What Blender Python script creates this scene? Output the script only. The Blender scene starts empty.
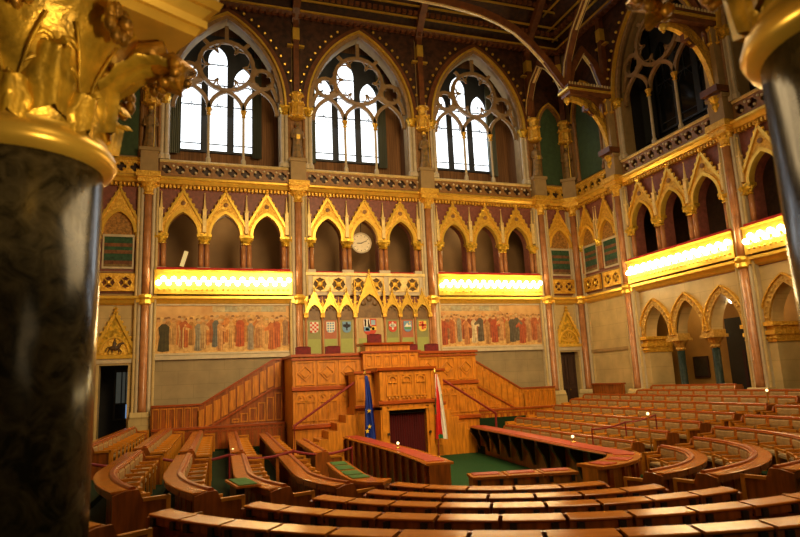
import bpy, math, random
from mathutils import Vector, Matrix, geometry
random.seed(7)
PI = math.pi
COL = bpy.context.scene.collection
W = 11.465            # right wall plane
NB = 2.165            # narrow bay width, front wall
L = 6.2               # wide bay width
FLOOR_Z, WELL_Z = 0.2, -0.9

# ------------------------------------------------------------------ materials
MATS = {}
def mat(name, col, rough=0.5, metal=0.0, var=0.25, scale=6.0, bump=0.0, bscale=40.0, col2=None, coat=0.0, stretch=None, emit=None, es=0.0, vcol=False, spec=0.5):
    if name in MATS: return MATS[name]
    m = bpy.data.materials.new(name); m.use_nodes = True
    nt = m.node_tree; n = nt.nodes; b = n['Principled BSDF']; lk = nt.links.new
    b.inputs['Roughness'].default_value = rough; b.inputs['Metallic'].default_value = metal
    b.inputs['Specular IOR Level'].default_value = spec
    b.inputs['Coat Weight'].default_value = coat; b.inputs['Coat Roughness'].default_value = 0.15
    tc = n.new('ShaderNodeTexCoord'); mp = n.new('ShaderNodeMapping'); lk(tc.outputs['Object'], mp.inputs['Vector'])
    if stretch: mp.inputs['Scale'].default_value = stretch
    c2 = col2 or tuple(c*(1-var*1.6) for c in col)
    nz = n.new('ShaderNodeTexNoise'); nz.inputs['Scale'].default_value = scale; nz.inputs['Detail'].default_value = 6
    lk(mp.outputs['Vector'], nz.inputs['Vector'])
    cr = n.new('ShaderNodeValToRGB'); cr.color_ramp.elements[0].position = .32; cr.color_ramp.elements[1].position = .68
    cr.color_ramp.elements[0].color = (*c2, 1); cr.color_ramp.elements[1].color = (*col, 1)
    lk(nz.outputs['Fac'], cr.inputs['Fac'])
    src = cr.outputs['Color']
    if vcol:
        at = n.new('ShaderNodeAttribute'); at.attribute_name = 'Col'
        mx = n.new('ShaderNodeMix'); mx.data_type = 'RGBA'; mx.blend_type = 'MULTIPLY'; mx.inputs['Factor'].default_value = 1
        lk(at.outputs['Color'], mx.inputs[6]); lk(src, mx.inputs[7]); src = mx.outputs[2]
    lk(src, b.inputs['Base Color'])
    if bump:
        nb = n.new('ShaderNodeTexNoise'); nb.inputs['Scale'].default_value = bscale; nb.inputs['Detail'].default_value = 4
        lk(mp.outputs['Vector'], nb.inputs['Vector'])
        bp = n.new('ShaderNodeBump'); bp.inputs['Strength'].default_value = bump; bp.inputs['Distance'].default_value = .05
        lk(nb.outputs['Fac'], bp.inputs['Height']); lk(bp.outputs['Normal'], b.inputs['Normal'])
    if emit:
        b.inputs['Emission Color'].default_value = (*emit, 1); b.inputs['Emission Strength'].default_value = es
    MATS[name] = m
    return m

def brickmat(name, c1, c2, mortar, sx=1.0, bw=1.2, rh=.55, rough=.6):
    if name in MATS: return MATS[name]
    m = mat(name, c1, rough=rough); n = m.node_tree.nodes; lk = m.node_tree.links.new
    b = n['Principled BSDF']
    tc = n.new('ShaderNodeTexCoord'); sp = n.new('ShaderNodeSeparateXYZ'); cb = n.new('ShaderNodeCombineXYZ')
    lk(tc.outputs['Object'], sp.inputs[0]); lk(sp.outputs[0], cb.inputs[0]); lk(sp.outputs[2], cb.inputs[1])
    br = n.new('ShaderNodeTexBrick'); br.inputs['Scale'].default_value = sx
    br.inputs['Brick Width'].default_value = bw; br.inputs['Row Height'].default_value = rh
    br.inputs['Mortar Size'].default_value = .012
    br.inputs['Color1'].default_value = (*c1, 1); br.inputs['Color2'].default_value = (*c2, 1); br.inputs['Mortar'].default_value = (*mortar, 1)
    lk(cb.outputs[0], br.inputs['Vector'])
    nz = n.new('ShaderNodeTexNoise'); nz.inputs['Scale'].default_value = 1.3; nz.inputs['Detail'].default_value = 8
    lk(tc.outputs['Object'], nz.inputs['Vector'])
    mx = n.new('ShaderNodeMix'); mx.data_type = 'RGBA'; mx.blend_type = 'MULTIPLY'; mx.inputs['Factor'].default_value = .55
    lk(br.outputs['Color'], mx.inputs[6]); lk(nz.outputs['Color'], mx.inputs[7])
    lk(br.outputs['Color'], b.inputs['Base Color'])
    mr = n.new('ShaderNodeMapRange'); mr.inputs[1].default_value = .3; mr.inputs[2].default_value = .7; mr.inputs[3].default_value = .72; mr.inputs[4].default_value = 1.08
    lk(nz.outputs['Fac'], mr.inputs[0])
    ml = n.new('ShaderNodeMix'); ml.data_type = 'RGBA'; ml.blend_type = 'MULTIPLY'; ml.inputs['Factor'].default_value = 1
    lk(br.outputs['Color'], ml.inputs[6]); lk(mr.outputs[0], ml.inputs[7]); lk(ml.outputs[2], b.inputs['Base Color'])
    return m

def marble(name, dark, light, scale=3.0, rough=.12):
    m = bpy.data.materials.new(name); m.use_nodes = True
    n = m.node_tree.nodes; lk = m.node_tree.links.new; b = n['Principled BSDF']
    b.inputs['Roughness'].default_value = rough; b.inputs['Specular IOR Level'].default_value = .16
    tc = n.new('ShaderNodeTexCoord'); nz = n.new('ShaderNodeTexNoise'); nz.inputs['Scale'].default_value = scale
    nz.inputs['Detail'].default_value = 9; nz.inputs['Distortion'].default_value = 1.6; nz.inputs['Roughness'].default_value = .62
    lk(tc.outputs['Object'], nz.inputs['Vector'])
    cr = n.new('ShaderNodeValToRGB'); cr.color_ramp.elements[0].position = .38; cr.color_ramp.elements[1].position = .66
    cr.color_ramp.elements[0].color = (*dark, 1); cr.color_ramp.elements[1].color = (*light, 1)
    lk(nz.outputs['Fac'], cr.inputs['Fac']); lk(cr.outputs['Color'], b.inputs['Base Color'])
    MATS[name] = m
    return m

GOLD = mat('gold', (.88, .55, .07), rough=.36, metal=.4, scale=9, bump=.7, bscale=14, col2=(.60, .29, .02))  # darker noise tone stands in for shade in the carved crevices
GOLD_S = mat('gold_smooth', (.92, .58, .08), rough=.3, metal=.5, var=.12, scale=5)
GOLD_C = mat('gold_carved', (.95, .58, .05), rough=.34, metal=.5, var=.4, scale=7, bump=.35, bscale=10)
GOLD_P = mat('gold_pale', (.88, .66, .26), rough=.45, metal=.25, var=.15, bump=.4, bscale=14)
STONE = brickmat('ashlar', (.33, .25, .125), (.315, .24, .12), (.27, .205, .10))
STONE_C = brickmat('ashlar_cream', (.60, .45, .20), (.58, .43, .19), (.48, .35, .15), bw=1.4, rh=.7, rough=.34)
STONE_P = mat('stone_plain', (.38, .25, .10), rough=.6, var=.15, scale=3)
STONE_L = mat('stone_light', (.60, .50, .33), rough=.55, var=.12, scale=4)
PINK = mat('pink_marble', (.47, .20, .075), rough=.25, var=.2, scale=4)
REDW = mat('mauve_wall', (.27, .085, .06), rough=.5, var=.25, scale=7)
WOOD = mat('oak', (.66, .235, .014), rough=.38, var=.3, scale=2.5, stretch=(5, 5, .7), coat=.2)
WOOD_D = mat('oak_dark', (.36, .095, .010), rough=.36, var=.35, scale=2.5, stretch=(5, 5, .8), coat=.2)
DESKM = mat('desk_wood', (.50, .15, .014), rough=.2, var=.16, scale=2, stretch=(1.2, 7, 7), spec=.5)
RAILM = mat('rail_wood', (.40, .075, .008), rough=.33, var=.25, scale=3, stretch=(1, 8, 8), coat=.25)
SEATF = mat('seat_frame', (.50, .145, .012), rough=.35, var=.25, scale=4, coat=.2)
ARMM = mat('arm_wood', (.68, .25, .018), rough=.33, var=.25, scale=4, coat=.25)
BLACK = mat('black_iron', (.010, .009, .008), rough=.5, var=.1)
TAN = mat('tan_leather', (.44, .28, .11), rough=.55, var=.2, scale=12, bump=.15, bscale=30)
CARPET = mat('green_carpet', (.022, .075, .022), rough=.9, var=.3, scale=30, spec=.1)
CARPET_D = mat('aisle_carpet', (.016, .036, .013), rough=.9, var=.3, scale=20, spec=.1)
GREENPAD = mat('green_baize', (.045, .16, .02), rough=.8, var=.15)
REDPAD = mat('red_leather', (.46, .045, .018), rough=.45, var=.2, scale=10)
VELVET = mat('red_velvet', (.19, .005, .008), rough=.75, var=.3, scale=8)
CURTAIN = mat('maroon_curtain', (.15, .006, .008), rough=.8, var=.35, scale=3, stretch=(14, 14, .3))
HANDR = mat('red_handrail', (.22, .012, .012), rough=.5, var=.15)
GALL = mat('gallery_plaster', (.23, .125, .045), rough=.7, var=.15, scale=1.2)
AISLEP = mat('aisle_plaster', (.50, .27, .06), rough=.7, var=.15, scale=1.2)
DARKW = mat('dark_wood', (.055, .022, .012), rough=.5, var=.3, scale=3, stretch=(4, 4, .6))
CEILW = mat('ceiling_wood', (.085, .030, .012), rough=.5, var=.45, scale=5)
CEILB = mat('ceiling_beam', (.20, .065, .018), rough=.42, var=.3, scale=4)
ARCHB = mat('arch_brown', (.34, .16, .045), rough=.45, var=.25, scale=6, bump=.3, bscale=18)
TRAC = mat('tracery_stone', (.34, .21, .09), rough=.5, var=.2, scale=5)
GREENW = mat('green_cloth_panel', (.045, .085, .030), rough=.75, var=.2, scale=5)
DRAPE = mat('grey_green_drape', (.24, .25, .17), rough=.8, var=.35, scale=2, stretch=(12, 12, .3))
DRAPEB = mat('brown_drape', (.28, .125, .04), rough=.8, var=.35, scale=2, stretch=(12, 12, .3))
LEAD = mat('window_lead', (.03, .035, .045), rough=.5, var=.1)
GLASS = mat('daylit_glass', (.8, .9, 1.0), rough=.2, var=.05, emit=(.86, .94, 1.0), es=2.3)
UNLITG = mat('unlit_glass', (.010, .012, .014), rough=.12, var=.2)  # near-black pane colour for side windows that get no daylight
BLUEG = mat('dusk_glass', (.08, .12, .2), rough=.2, emit=(.25, .45, .8), es=.55)
BULB = mat('lit_bulb', (1, .9, .7), rough=.3, var=.02, emit=(1, .83, .45), es=28)
LAMPM = mat('warm_lamp', (1, .85, .5), rough=.3, var=.02, emit=(1, .78, .35), es=2.5)
GRNMARB = marble('green_marble_shaft', (.012, .022, .02), (.03, .046, .036), 5, .35)
BIGMARB = marble('column_marble', (.016, .014, .008), (.085, .068, .035), 6.5, .2)
PAINT = mat('fresco_ground', (.74, .46, .18), rough=.65, var=.3, scale=1.6, col2=(.52, .27, .09))
PAINTF = mat('painted_figure', (1.0, .90, .62), rough=.65, scale=7, vcol=True, col2=(.62, .45, .26))
FLAT = mat('painted_colour', (1, 1, 1), rough=.6, var=.06, vcol=True)
CLOTHV = mat('flag_cloth', (1, 1, 1), rough=.7, var=.05, vcol=True)
BRONZE = mat('painted_statue', (.36, .20, .06), rough=.45, metal=.2, scale=7, col2=(.14, .10, .04))
BLINDM = mat('blind_cloth', (1, 1, 1), rough=.8, var=.35, scale=9, vcol=True)
DIAL = mat('clock_dial', (.92, .80, .56), rough=.5, var=.08)
BRASS = mat('brass', (.8, .5, .1), rough=.25, metal=.8, var=.1)
AISLEG = mat('brown_gilding', (.66, .42, .09), rough=.45, metal=.2, scale=9, bump=.6, bscale=14, col2=(.42, .22, .03))  # browner gilding with a darker noise tone, low side arcade
WHITEST = mat('quatrefoil_stone', (.82, .70, .46), rough=.5, var=.2)

# ------------------------------------------------------------------ mesh builder
class MB:
    def __init__(s): s.v = []; s.f = []; s.c = []; s.cur = None
    def add(s, vs, fs):
        b = len(s.v); s.v += [tuple(p) for p in vs]; s.f += [tuple(b+i for i in f) for f in fs]
        if s.cur is not None: s.c += [s.cur]*len(fs)
        return s
    def box(s, x0, x1, y0, y1, z0, z1, nx=1):
        if nx == 1:
            vs = [(x, y, z) for x in (x0, x1) for y in (y0, y1) for z in (z0, z1)]
            return s.add(vs, [(0, 1, 3, 2), (4, 6, 7, 5), (0, 4, 5, 1), (2, 3, 7, 6), (0, 2, 6, 4), (1, 5, 7, 3)])
        vs = []; fs = []
        for i in range(nx+1):
            x = x0+(x1-x0)*i/nx; vs += [(x, y0, z0), (x, y1, z0), (x, y1, z1), (x, y0, z1)]
        for i in range(nx):
            a = 4*i
            for j in range(4): fs.append((a+j, a+(j+1) % 4, a+4+(j+1) % 4, a+4+j))
        fs += [(0, 3, 2, 1), (4*nx, 4*nx+1, 4*nx+2, 4*nx+3)]
        return s.add(vs, fs)
    def sect(s, prof, x0, x1, nx=1):       # profile of (y,z) swept along x
        k = len(prof); vs = []; fs = []
        for i in range(nx+1):
            x = x0+(x1-x0)*i/nx; vs += [(x, y, z) for y, z in prof]
        for i in range(nx):
            for j in range(k): fs.append((i*k+j, i*k+(j+1) % k, (i+1)*k+(j+1) % k, (i+1)*k+j))
        fs += [tuple(range(k))[::-1], tuple(nx*k+j for j in range(k))]
        return s.add(vs, fs)
    def prism(s, loops, y0, y1, swap=False):    # loops of (u,z), first outer, others holes; extruded along y
        pts = [p for l in loops for p in l]; n = len(pts)
        tris = geometry.tessellate_polygon([[Vector((p[0], p[1], 0)) for p in l] for l in loops])
        vs = [(u, y0, z) for u, z in pts]+[(u, y1, z) for u, z in pts]
        fs = [tuple(t) for t in tris]+[(t[2]+n, t[1]+n, t[0]+n) for t in tris]
        b = 0
        for l in loops:
            k = len(l)
            for j in range(k): fs.append((b+j, b+(j+1) % k, n+b+(j+1) % k, n+b+j))
            b += k
        return s.add(vs, fs)
    def lathe(s, prof, cx=0, cy=0, seg=12, a0=0.0, caps=True):    # profile of (r,z)
        vs = []; fs = []; k = len(prof)
        for i in range(seg):
            a = a0+2*PI*i/seg; c, d = math.cos(a), math.sin(a)
            vs += [(cx+r*c, cy+r*d, z) for r, z in prof]
        for i in range(seg):
            j = (i+1) % seg
            for t in range(k-1): fs.append((i*k+t, j*k+t, j*k+t+1, i*k+t+1))
        if caps:
            fs.append(tuple(i*k for i in range(seg))[::-1]); fs.append(tuple(i*k+k-1 for i in range(seg)))
        return s.add(vs, fs)
    def ball(s, c, r, seg=8, rings=5, sc=(1, 1, 1)):
        vs = []; fs = []
        for i in range(rings+1):
            p = PI*i/rings
            for j in range(seg):
                a = 2*PI*j/seg
                vs.append((c[0]+r*sc[0]*math.sin(p)*math.cos(a), c[1]+r*sc[1]*math.sin(p)*math.sin(a), c[2]+r*sc[2]*math.cos(p)))
        for i in range(rings):
            for j in range(seg): fs.append((i*seg+j, (i+1)*seg+j, (i+1)*seg+(j+1) % seg, i*seg+(j+1) % seg))
        return s.add(vs, fs)
    def tube(s, pts, r, seg=6, taper=None, up=Vector((0.01, 0.02, 1))):
        pts = [Vector(p) for p in pts]; vs = []; fs = []; n = len(pts)
        for i, p in enumerate(pts):
            d = (pts[min(i+1, n-1)]-pts[max(i-1, 0)]).normalized()
            u = d.cross(up)
            if u.length < .05: u = d.cross(Vector((1, .1, 0)))
            u.normalize(); w = u.cross(d)
            rr = taper[i] if taper else r
            for j in range(seg):
                a = 2*PI*(j+.5)/seg
                vs.append(p+u*rr*math.cos(a)+w*rr*math.sin(a))
        for i in range(n-1):
            for j in range(seg): fs.append((i*seg+j, i*seg+(j+1) % seg, (i+1)*seg+(j+1) % seg, (i+1)*seg+j))
        fs += [tuple(range(seg))[::-1], tuple((n-1)*seg+j for j in range(seg))]
        return s.add(vs, fs)
    def ribbon(s, pts, w, h, up=Vector((0, 0, 1))):    # rectangular bar swept along points: w sideways, h along the normal
        pts = [Vector(p) for p in pts]; vs = []; fs = []; n = len(pts)
        for i, p in enumerate(pts):
            d = (pts[min(i+1, n-1)]-pts[max(i-1, 0)]).normalized()
            u = d.cross(up)
            if u.length < .05: u = Vector((1, 0, 0))
            u.normalize(); q = u.cross(d)
            vs += [p-u*w/2-q*h/2, p+u*w/2-q*h/2, p+u*w/2+q*h/2, p-u*w/2+q*h/2]
        for i in range(n-1):
            for j in range(4): fs.append((i*4+j, i*4+(j+1) % 4, i*4+4+(j+1) % 4, i*4+4+j))
        fs += [(3, 2, 1, 0), tuple(4*(n-1)+j for j in range(4))]
        return s.add(vs, fs)
    def warp(s, fn): s.v = [fn(*p) for p in s.v]; return s
    def mesh(s, name, m, smooth=False):
        me = bpy.data.meshes.new(name); me.from_pydata(s.v, [], s.f); me.materials.append(m)
        if s.c:
            at = me.color_attributes.new('Col', 'FLOAT_COLOR', 'CORNER')
            i = 0
            for p in me.polygons:
                for _ in p.loop_indices: at.data[i].color = (*s.c[p.index], 1); i += 1
        if smooth:
            for p in me.polygons: p.use_smooth = True
        bm_fix(me)
        return me
    def build(s, name, m, parent=None, smooth=False, loc=None, rz=0):
        o = bpy.data.objects.new(name, s.mesh(name, m, smooth)); COL.objects.link(o)
        if parent: o.parent = parent
        if loc is not None: o.location = loc
        o.rotation_euler.z = rz
        return o

import bmesh
def bm_fix(me):
    bm = bmesh.new(); bm.from_mesh(me); bmesh.ops.recalc_face_normals(bm, faces=bm.faces); bm.to_mesh(me); bm.free()

def tag(o, label=None, cat=None, group=None, kind=None):
    if label: o['label'] = label
    if cat: o['category'] = cat
    if group: o['group'] = group
    if kind: o['kind'] = kind
    return o
def empty(name, loc=(0, 0, 0), rz=0):
    o = bpy.data.objects.new(name, None); COL.objects.link(o); o.location = loc; o.rotation_euler.z = rz; o.empty_display_size = .2
    return o
def thing(name, label, cat, loc=(0, 0, 0), rz=0, group=None): return tag(empty(name, loc, rz), label, cat, group)
KIDS = {}
def kids(o):
    return [c for c in bpy.data.objects if c.parent == o]
def dup(root, loc, rz, label, group=None):
    def cp(o, parent):
        c = o.copy(); COL.objects.link(c)
        if parent: c.parent = parent
        for k in o.children: cp(k, c)
        return c
    r = cp(root, None); r.location = loc; r.rotation_euler.z = rz; r['label'] = label
    if group: r['group'] = group
    return r
ORD = 'first second third fourth fifth sixth seventh eighth ninth tenth eleventh twelfth thirteenth fourteenth fifteenth sixteenth seventeenth eighteenth nineteenth twentieth'.split()

# ------------------------------------------------------------------ 2D shapes
def arch(cx, z0, zs, a, h, n=8):       # pointed arch outline, counter-clockwise from bottom left
    r = (a*a+h*h)/(2*a); pts = [(cx-a, z0), (cx+a, z0)]
    t1 = math.asin(min(1, h/r))
    for i in range(n+1):
        t = t1*i/n; pts.append((cx-(r-a)+r*math.cos(t), zs+r*math.sin(t)))
    for i in range(n-1, -1, -1):
        t = t1*i/n; pts.append((cx+(r-a)-r*math.cos(t), zs+r*math.sin(t)))
    return pts
def circle(cx, cz, r, n=16): return [(cx+r*math.cos(2*PI*i/n), cz+r*math.sin(2*PI*i/n)) for i in range(n)]
def quatre(cx, cz, r, n=24, lobes=4, d=.28, ph=0):
    return [(cx+r*(1-d+d*abs(math.cos(lobes*t/2+ph)))*math.cos(t), cz+r*(1-d+d*abs(math.cos(lobes*t/2+ph)))*math.sin(t)) for t in (2*PI*i/n for i in range(n))]
def rect(u0, u1, z0, z1): return [(u0, z0), (u1, z0), (u1, z1), (u0, z1)]

# ------------------------------------------------------------------ wall roots
wall_front = tag(empty('wall_front'), kind='structure')
wall_right = tag(empty('wall_right'), kind='structure')
wall_left = tag(empty('wall_left'), kind='structure')
def front(u): return (u, 0, 0), 0.0
def right(s): return (W, -s, 0), -PI/2     # s = distance from the front wall along the right wall
def put(o, place, parent=None):
    (o.location, o.rotation_euler.z) = place
    if parent: o.parent = parent
    return o
def reuse(o, place, parent=None, label=None):
    c = o.copy(); COL.objects.link(c); put(c, place, parent)
    for k in o.children:
        d = k.copy(); COL.objects.link(d); d.parent = c
        for g in k.children:
            e = g.copy(); COL.objects.link(e); e.parent = d
    if label: c['label'] = label
    return c

FB = [-L, 0, L]                       # front wide bays
S5, S6 = 3.86, 10.16
RB = [S5+3.15, S5+3.15+6.3]       # right wide bays
FN = [-(1.5*L+NB/2), 1.5*L+NB/2]
RN = 1.93
GA = [-1.74, 0, 1.74]                 # arcade centres
# wall faces, wide bay
upper = MB().prism([rect(-3.16, 3.16, 10.4, 19.4), arch(0, 11.62, 14.6, 2.36, 4.0, 14)], 0, .55)
mid = MB().prism([rect(-3.16, 3.16, 5.4, 10.4)]+[arch(c, 6.8, 8.4, .64, 1.0) for c in GA], 0, .5)
low_plain = MB().prism([rect(-3.16, 3.16, -1, 5.4)], 0, .5)
low_arch = MB().prism([rect(-3.16, 3.16, -1, 5.4), [(-2.44, .22), (2.44, .22)]+arch(1.74, 0, 3.35, .70, 1.35)[2:]+arch(0, 0, 3.35, .70, 1.35)[2:]+arch(-1.74, 0, 3.35, .70, 1.35)[2:]], 0, .55)
o_up = upper.build('upper_wall', STONE_P, wall_front); o_mid = mid.build('gallery_wall', REDW, wall_front); o_low = low_plain.build('lower_wall', STONE, wall_front)
put(o_up, front(-L)); put(o_mid, front(-L)); put(o_low, front(-L))
for u in FB[1:]:
    for o in (o_up, o_mid, o_low): reuse(o, front(u), wall_front)
o_la = put(low_arch.build('lower_wall', STONE_C, wall_right), right(RB[0]))
for s in RB:
    reuse(o_up, right(s), wall_right); reuse(o_mid, right(s), wall_right)
reuse(o_la, right(RB[1]), wall_right)
for s in (RB[1]+6.3, RB[1]+12.6):
    reuse(o_low, right(s), wall_right); reuse(o_mid, right(s), wall_right); reuse(o_up, right(s), wall_right)
# narrow bay front: door hole
nlow = MB().prism([rect(-NB/2-.06, NB/2+.06, -1, 5.4), rect(-.52, .52, -.95, 3.05)], 0, .5)
nhi = MB().prism([rect(-NB/2-.06, NB/2+.06, 5.4, 19.4)], 0, .5)
a = put(nlow.build('lower_wall', STONE_C, wall_front), front(FN[0])); b = put(nhi.build('upper_wall', STONE_P, wall_front), front(FN[0]))
reuse(a, front(FN[1]), wall_front); reuse(b, front(FN[1]), wall_front)
put(MB().prism([rect(-1.95, 1.95, -1, 5.4)], 0, .5).build('lower_wall', STONE_C, wall_right), right(RN))
put(MB().prism([rect(-1.95, 1.95, 5.4, 19.4)], 0, .5).build('upper_wall', STONE_P, wall_right), right(RN))
put(MB().box(-14, 14, 0, .4, -1, 19.4).build('plain_wall', STONE_P, wall_left), ((-W, -14, 0), PI/2))

# galleries and window passages behind the walls
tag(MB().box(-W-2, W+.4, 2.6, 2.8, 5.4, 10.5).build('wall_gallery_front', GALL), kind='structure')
tag(MB().box(W+2.6, W+2.8, -24, 2.6, 5.4, 10.5).build('wall_gallery_right', mat('gallery_plaster_dim', (.10, .045, .018), rough=.7)), kind='structure')  # darker copy of the gallery plaster, its dimness put in the colour
gf = MB(); gf.box(-W-2, W+2.8, .5, 2.8, 6.55, 6.75); gf.box(W+.5, W+2.8, -24, .5, 6.55, 6.75)
tag(gf.build('floor_gallery', DARKW), kind='structure')
gc = MB(); gc.box(-W-2, W+2.8, .5, 2.8, 10.3, 10.45); gc.box(W+.5, W+2.8, -24, .5, 10.3, 10.45)
tag(gc.build('ceiling_gallery', GALL), kind='structure')
tag(MB().box(W+2.3, W+2.5, -24, 0.4, -1, 5.6).build('wall_aisle_right', AISLEP), kind='structure')
tag(MB().box(W+.5, W+2.5, -24, 0.4, 5.3, 5.42).build('ceiling_aisle', AISLEP), kind='structure')

# ------------------------------------------------------------------ frescoes, lower front wall trim
def fresco(u, label, seed):
    random.seed(seed)
    t = thing('fresco', label, 'painting', (u, -.04, 0), 0, 'wall paintings below the lit balconies')
    m = MB(); m.box(-2.72, 2.72, 0, .03, 3.45, 5.42); m.build('painted_ground', PAINT, t)
    m = MB()
    gnd = (.80, .54, .24) if seed == 11 else (.70, .42, .22)
    for i in range(18):
        x = -2.7+5.4*i/18; k = random.uniform(.8, 1.12)
        m.cur = tuple(c*k for c in (random.choice([gnd, (.74, .44, .17), (.62, .33, .12), (.84, .62, .32)]) if seed == 11 else random.choice([gnd, (.62, .36, .2), (.72, .5, .32)])))
        h = random.uniform(.3, .62); m.prism([[(x, 4.5), (x+.31, 4.5), (x+.31, 4.5+h*.9), (x+.15, 4.52+h), (x, 4.5+h*.85)]], -.004, .01)
    for i in range(6):
        m.cur = [(.60, .54, .42), (.46, .50, .50), (.54, .50, .42)][i % 3]; x = (-.5 if seed == 11 else -2.6)+.5*i; m.prism([[(x, 5.14), (x+.55, 5.12), (x+.55, 5.38), (x, 5.38)]], -.006-.0002*i, .01)
    m.cur = (.78, .56, .28); m.prism([[(-2.7, 3.46), (2.7, 3.46), (2.7, 3.8), (1, 3.9), (-1, 3.84), (-2.7, 3.92)]], -.004, .01)
    m.build('painted_backdrop', PAINTF, t)
    def person(x, z0, hgt, w, y, col, skin=(.74, .48, .27), arm=0, lean=0):
        col = tuple(c**1.35 for c in col)
        m.cur = col
        m.prism([[(x-w*.95, z0), (x-w*.2, z0-.04), (x+w*.9, z0), (x+w*.78+lean, z0+hgt*.5), (x+w*.9+lean, z0+hgt*.76), (x+w*.35+lean, z0+hgt*.86), (x-w*.35+lean, z0+hgt*.86), (x-w*.9+lean, z0+hgt*.75), (x-w*.65, z0+hgt*.45)]], y, y+.003)
        m.cur = tuple(min(1, c*1.25) for c in col)
        if arm: m.prism([[(x+arm*w*.6+lean, z0+hgt*.8), (x+arm*w*1.7, z0+hgt*.66), (x+arm*w*1.6, z0+hgt*.58), (x+arm*w*.4, z0+hgt*.64)][::arm]], y-.002, y)
        m.prism([[(x+w*.25, z0), (x+w*.5, z0), (x+w*.35+lean, z0+hgt*.7), (x+w*.2+lean, z0+hgt*.7)]], y-.002, y)
        m.cur = tuple(c*.6 for c in col)
        for q in (-.5, .0): m.prism([[(x+q*w, z0), (x+q*w+.04, z0), (x+q*w+.03+lean, z0+hgt*.62), (x+q*w+.01+lean, z0+hgt*.62)]], y-.002, y)
        m.cur = skin; m.prism([[(x+lean+.07*math.cos(q), z0+hgt*.93+.085*math.sin(q)) for q in (2*PI*j/8 for j in range(8))]], y-.003, y)
        m.cur = random.choice([(.28, .15, .07), (.5, .3, .12), (.6, .5, .36)]); m.prism([[(x+lean-.075, z0+hgt*.95), (x+lean+.075, z0+hgt*.95), (x+lean+.045, z0+hgt*1.02), (x+lean-.045, z0+hgt*1.02)]], y-.004, y)
    m = MB()
    for i in range(26 if seed == 11 else 34):
        k = random.uniform(.75, 1.15); b = random.choice([(.66, .36, .14), (.72, .46, .2), (.56, .27, .1), (.76, .55, .3)] if seed == 11 else [(.60, .27, .14), (.66, .36, .2), (.52, .2, .1), (.72, .5, .34), (.56, .36, .24)])
        person(-2.58+5.16*(i+random.uniform(-.3, .3))/(25 if seed == 11 else 33), 3.8+random.uniform(-.04, .1), random.uniform(1.02, 1.16), random.uniform(.11, .15), -.008-.0003*i, tuple(c*k for c in b), arm=random.choice((0, 1, -1)))
    m.build('painted_crowd', PAINTF, t)
    m = MB()
    if seed == 11: F_ = [(-2.38, (.13, .12, .05), .24, 0), (-1.68, (.80, .66, .42), .17, 1), (-1.62, (.60, .24, .08), .2, 1), (-1.05, (.42, .42, .42), .16, 0), (-.86, (.66, .52, .34), .14, 1), (-.36, (.25, .28, .33), .16, 0), (-.2, (.72, .5, .3), .15, 1), (.25, (.78, .58, .32), .14, -1), (.62, (.62, .20, .06), .2, 0), (1.05, (.46, .44, .46), .14, 0), (1.38, (.64, .40, .22), .19, 1), (1.5, (.74, .52, .3), .16, -1), (1.95, (.66, .3, .12), .2, -1), (2.15, (.62, .24, .1), .17, 0), (2.5, (.5, .36, .26), .14, 0)]
    else: F_ = [(-2.5, (.52, .17, .08), .2, 1), (-2.1, (.60, .26, .12), .17, 0), (-1.72, (.46, .46, .46), .13, 0), (-1.35, (.64, .36, .2), .16, 1), (-.95, (.80, .76, .68), .17, 1), (-.62, (.22, .2, .19), .19, -1), (-.25, (.6, .4, .22), .15, 0), (.12, (.58, .18, .09), .2, 1), (.5, (.72, .5, .32), .16, -1), (.82, (.6, .42, .2), .16, 0), (1.08, (.20, .19, .18), .2, 0), (1.35, (.24, .22, .2), .19, 1), (1.62, (.58, .2, .1), .2, -1), (2.0, (.70, .48, .32), .15, 0), (2.3, (.60, .26, .14), .17, 1), (2.55, (.66, .44, .3), .13, 0)]
    for i, (x, col, w, arm) in enumerate(F_): person(x, 3.56+.07*(i % 3), 1.26, w, -.02-.0004*i, col, arm=arm)
    m.build('painted_figures', PAINTF, t)
    m = MB()
    m.prism([rect(-2.8, 2.8, 3.38, 5.48), rect(-2.7, 2.7, 3.46, 5.4)], -.05, .02); m.build('frame', STONE_L, t)
    return t
fresco(-L, 'wide painting of robed standing figures beneath the left lit balcony of the end wall', 11)
fresco(L, 'wide reddish painting of crowded robed figures below right lit balcony, near the corner door', 23)
o = MB().box(-3.0, 3.0, -.12, .02, 3.2, 3.36).build('trim_1', STONE_L); put(o, front(-L)); tag(o, kind='structure')
o2 = reuse(o, front(L)); o2.name = 'trim_2'
o = MB().box(-1.7, 1.7, -.06, .02, 2.95, 3.1).build('trim_3', STONE_P); put(o, right(RN)); tag(o, kind='structure')

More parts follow.
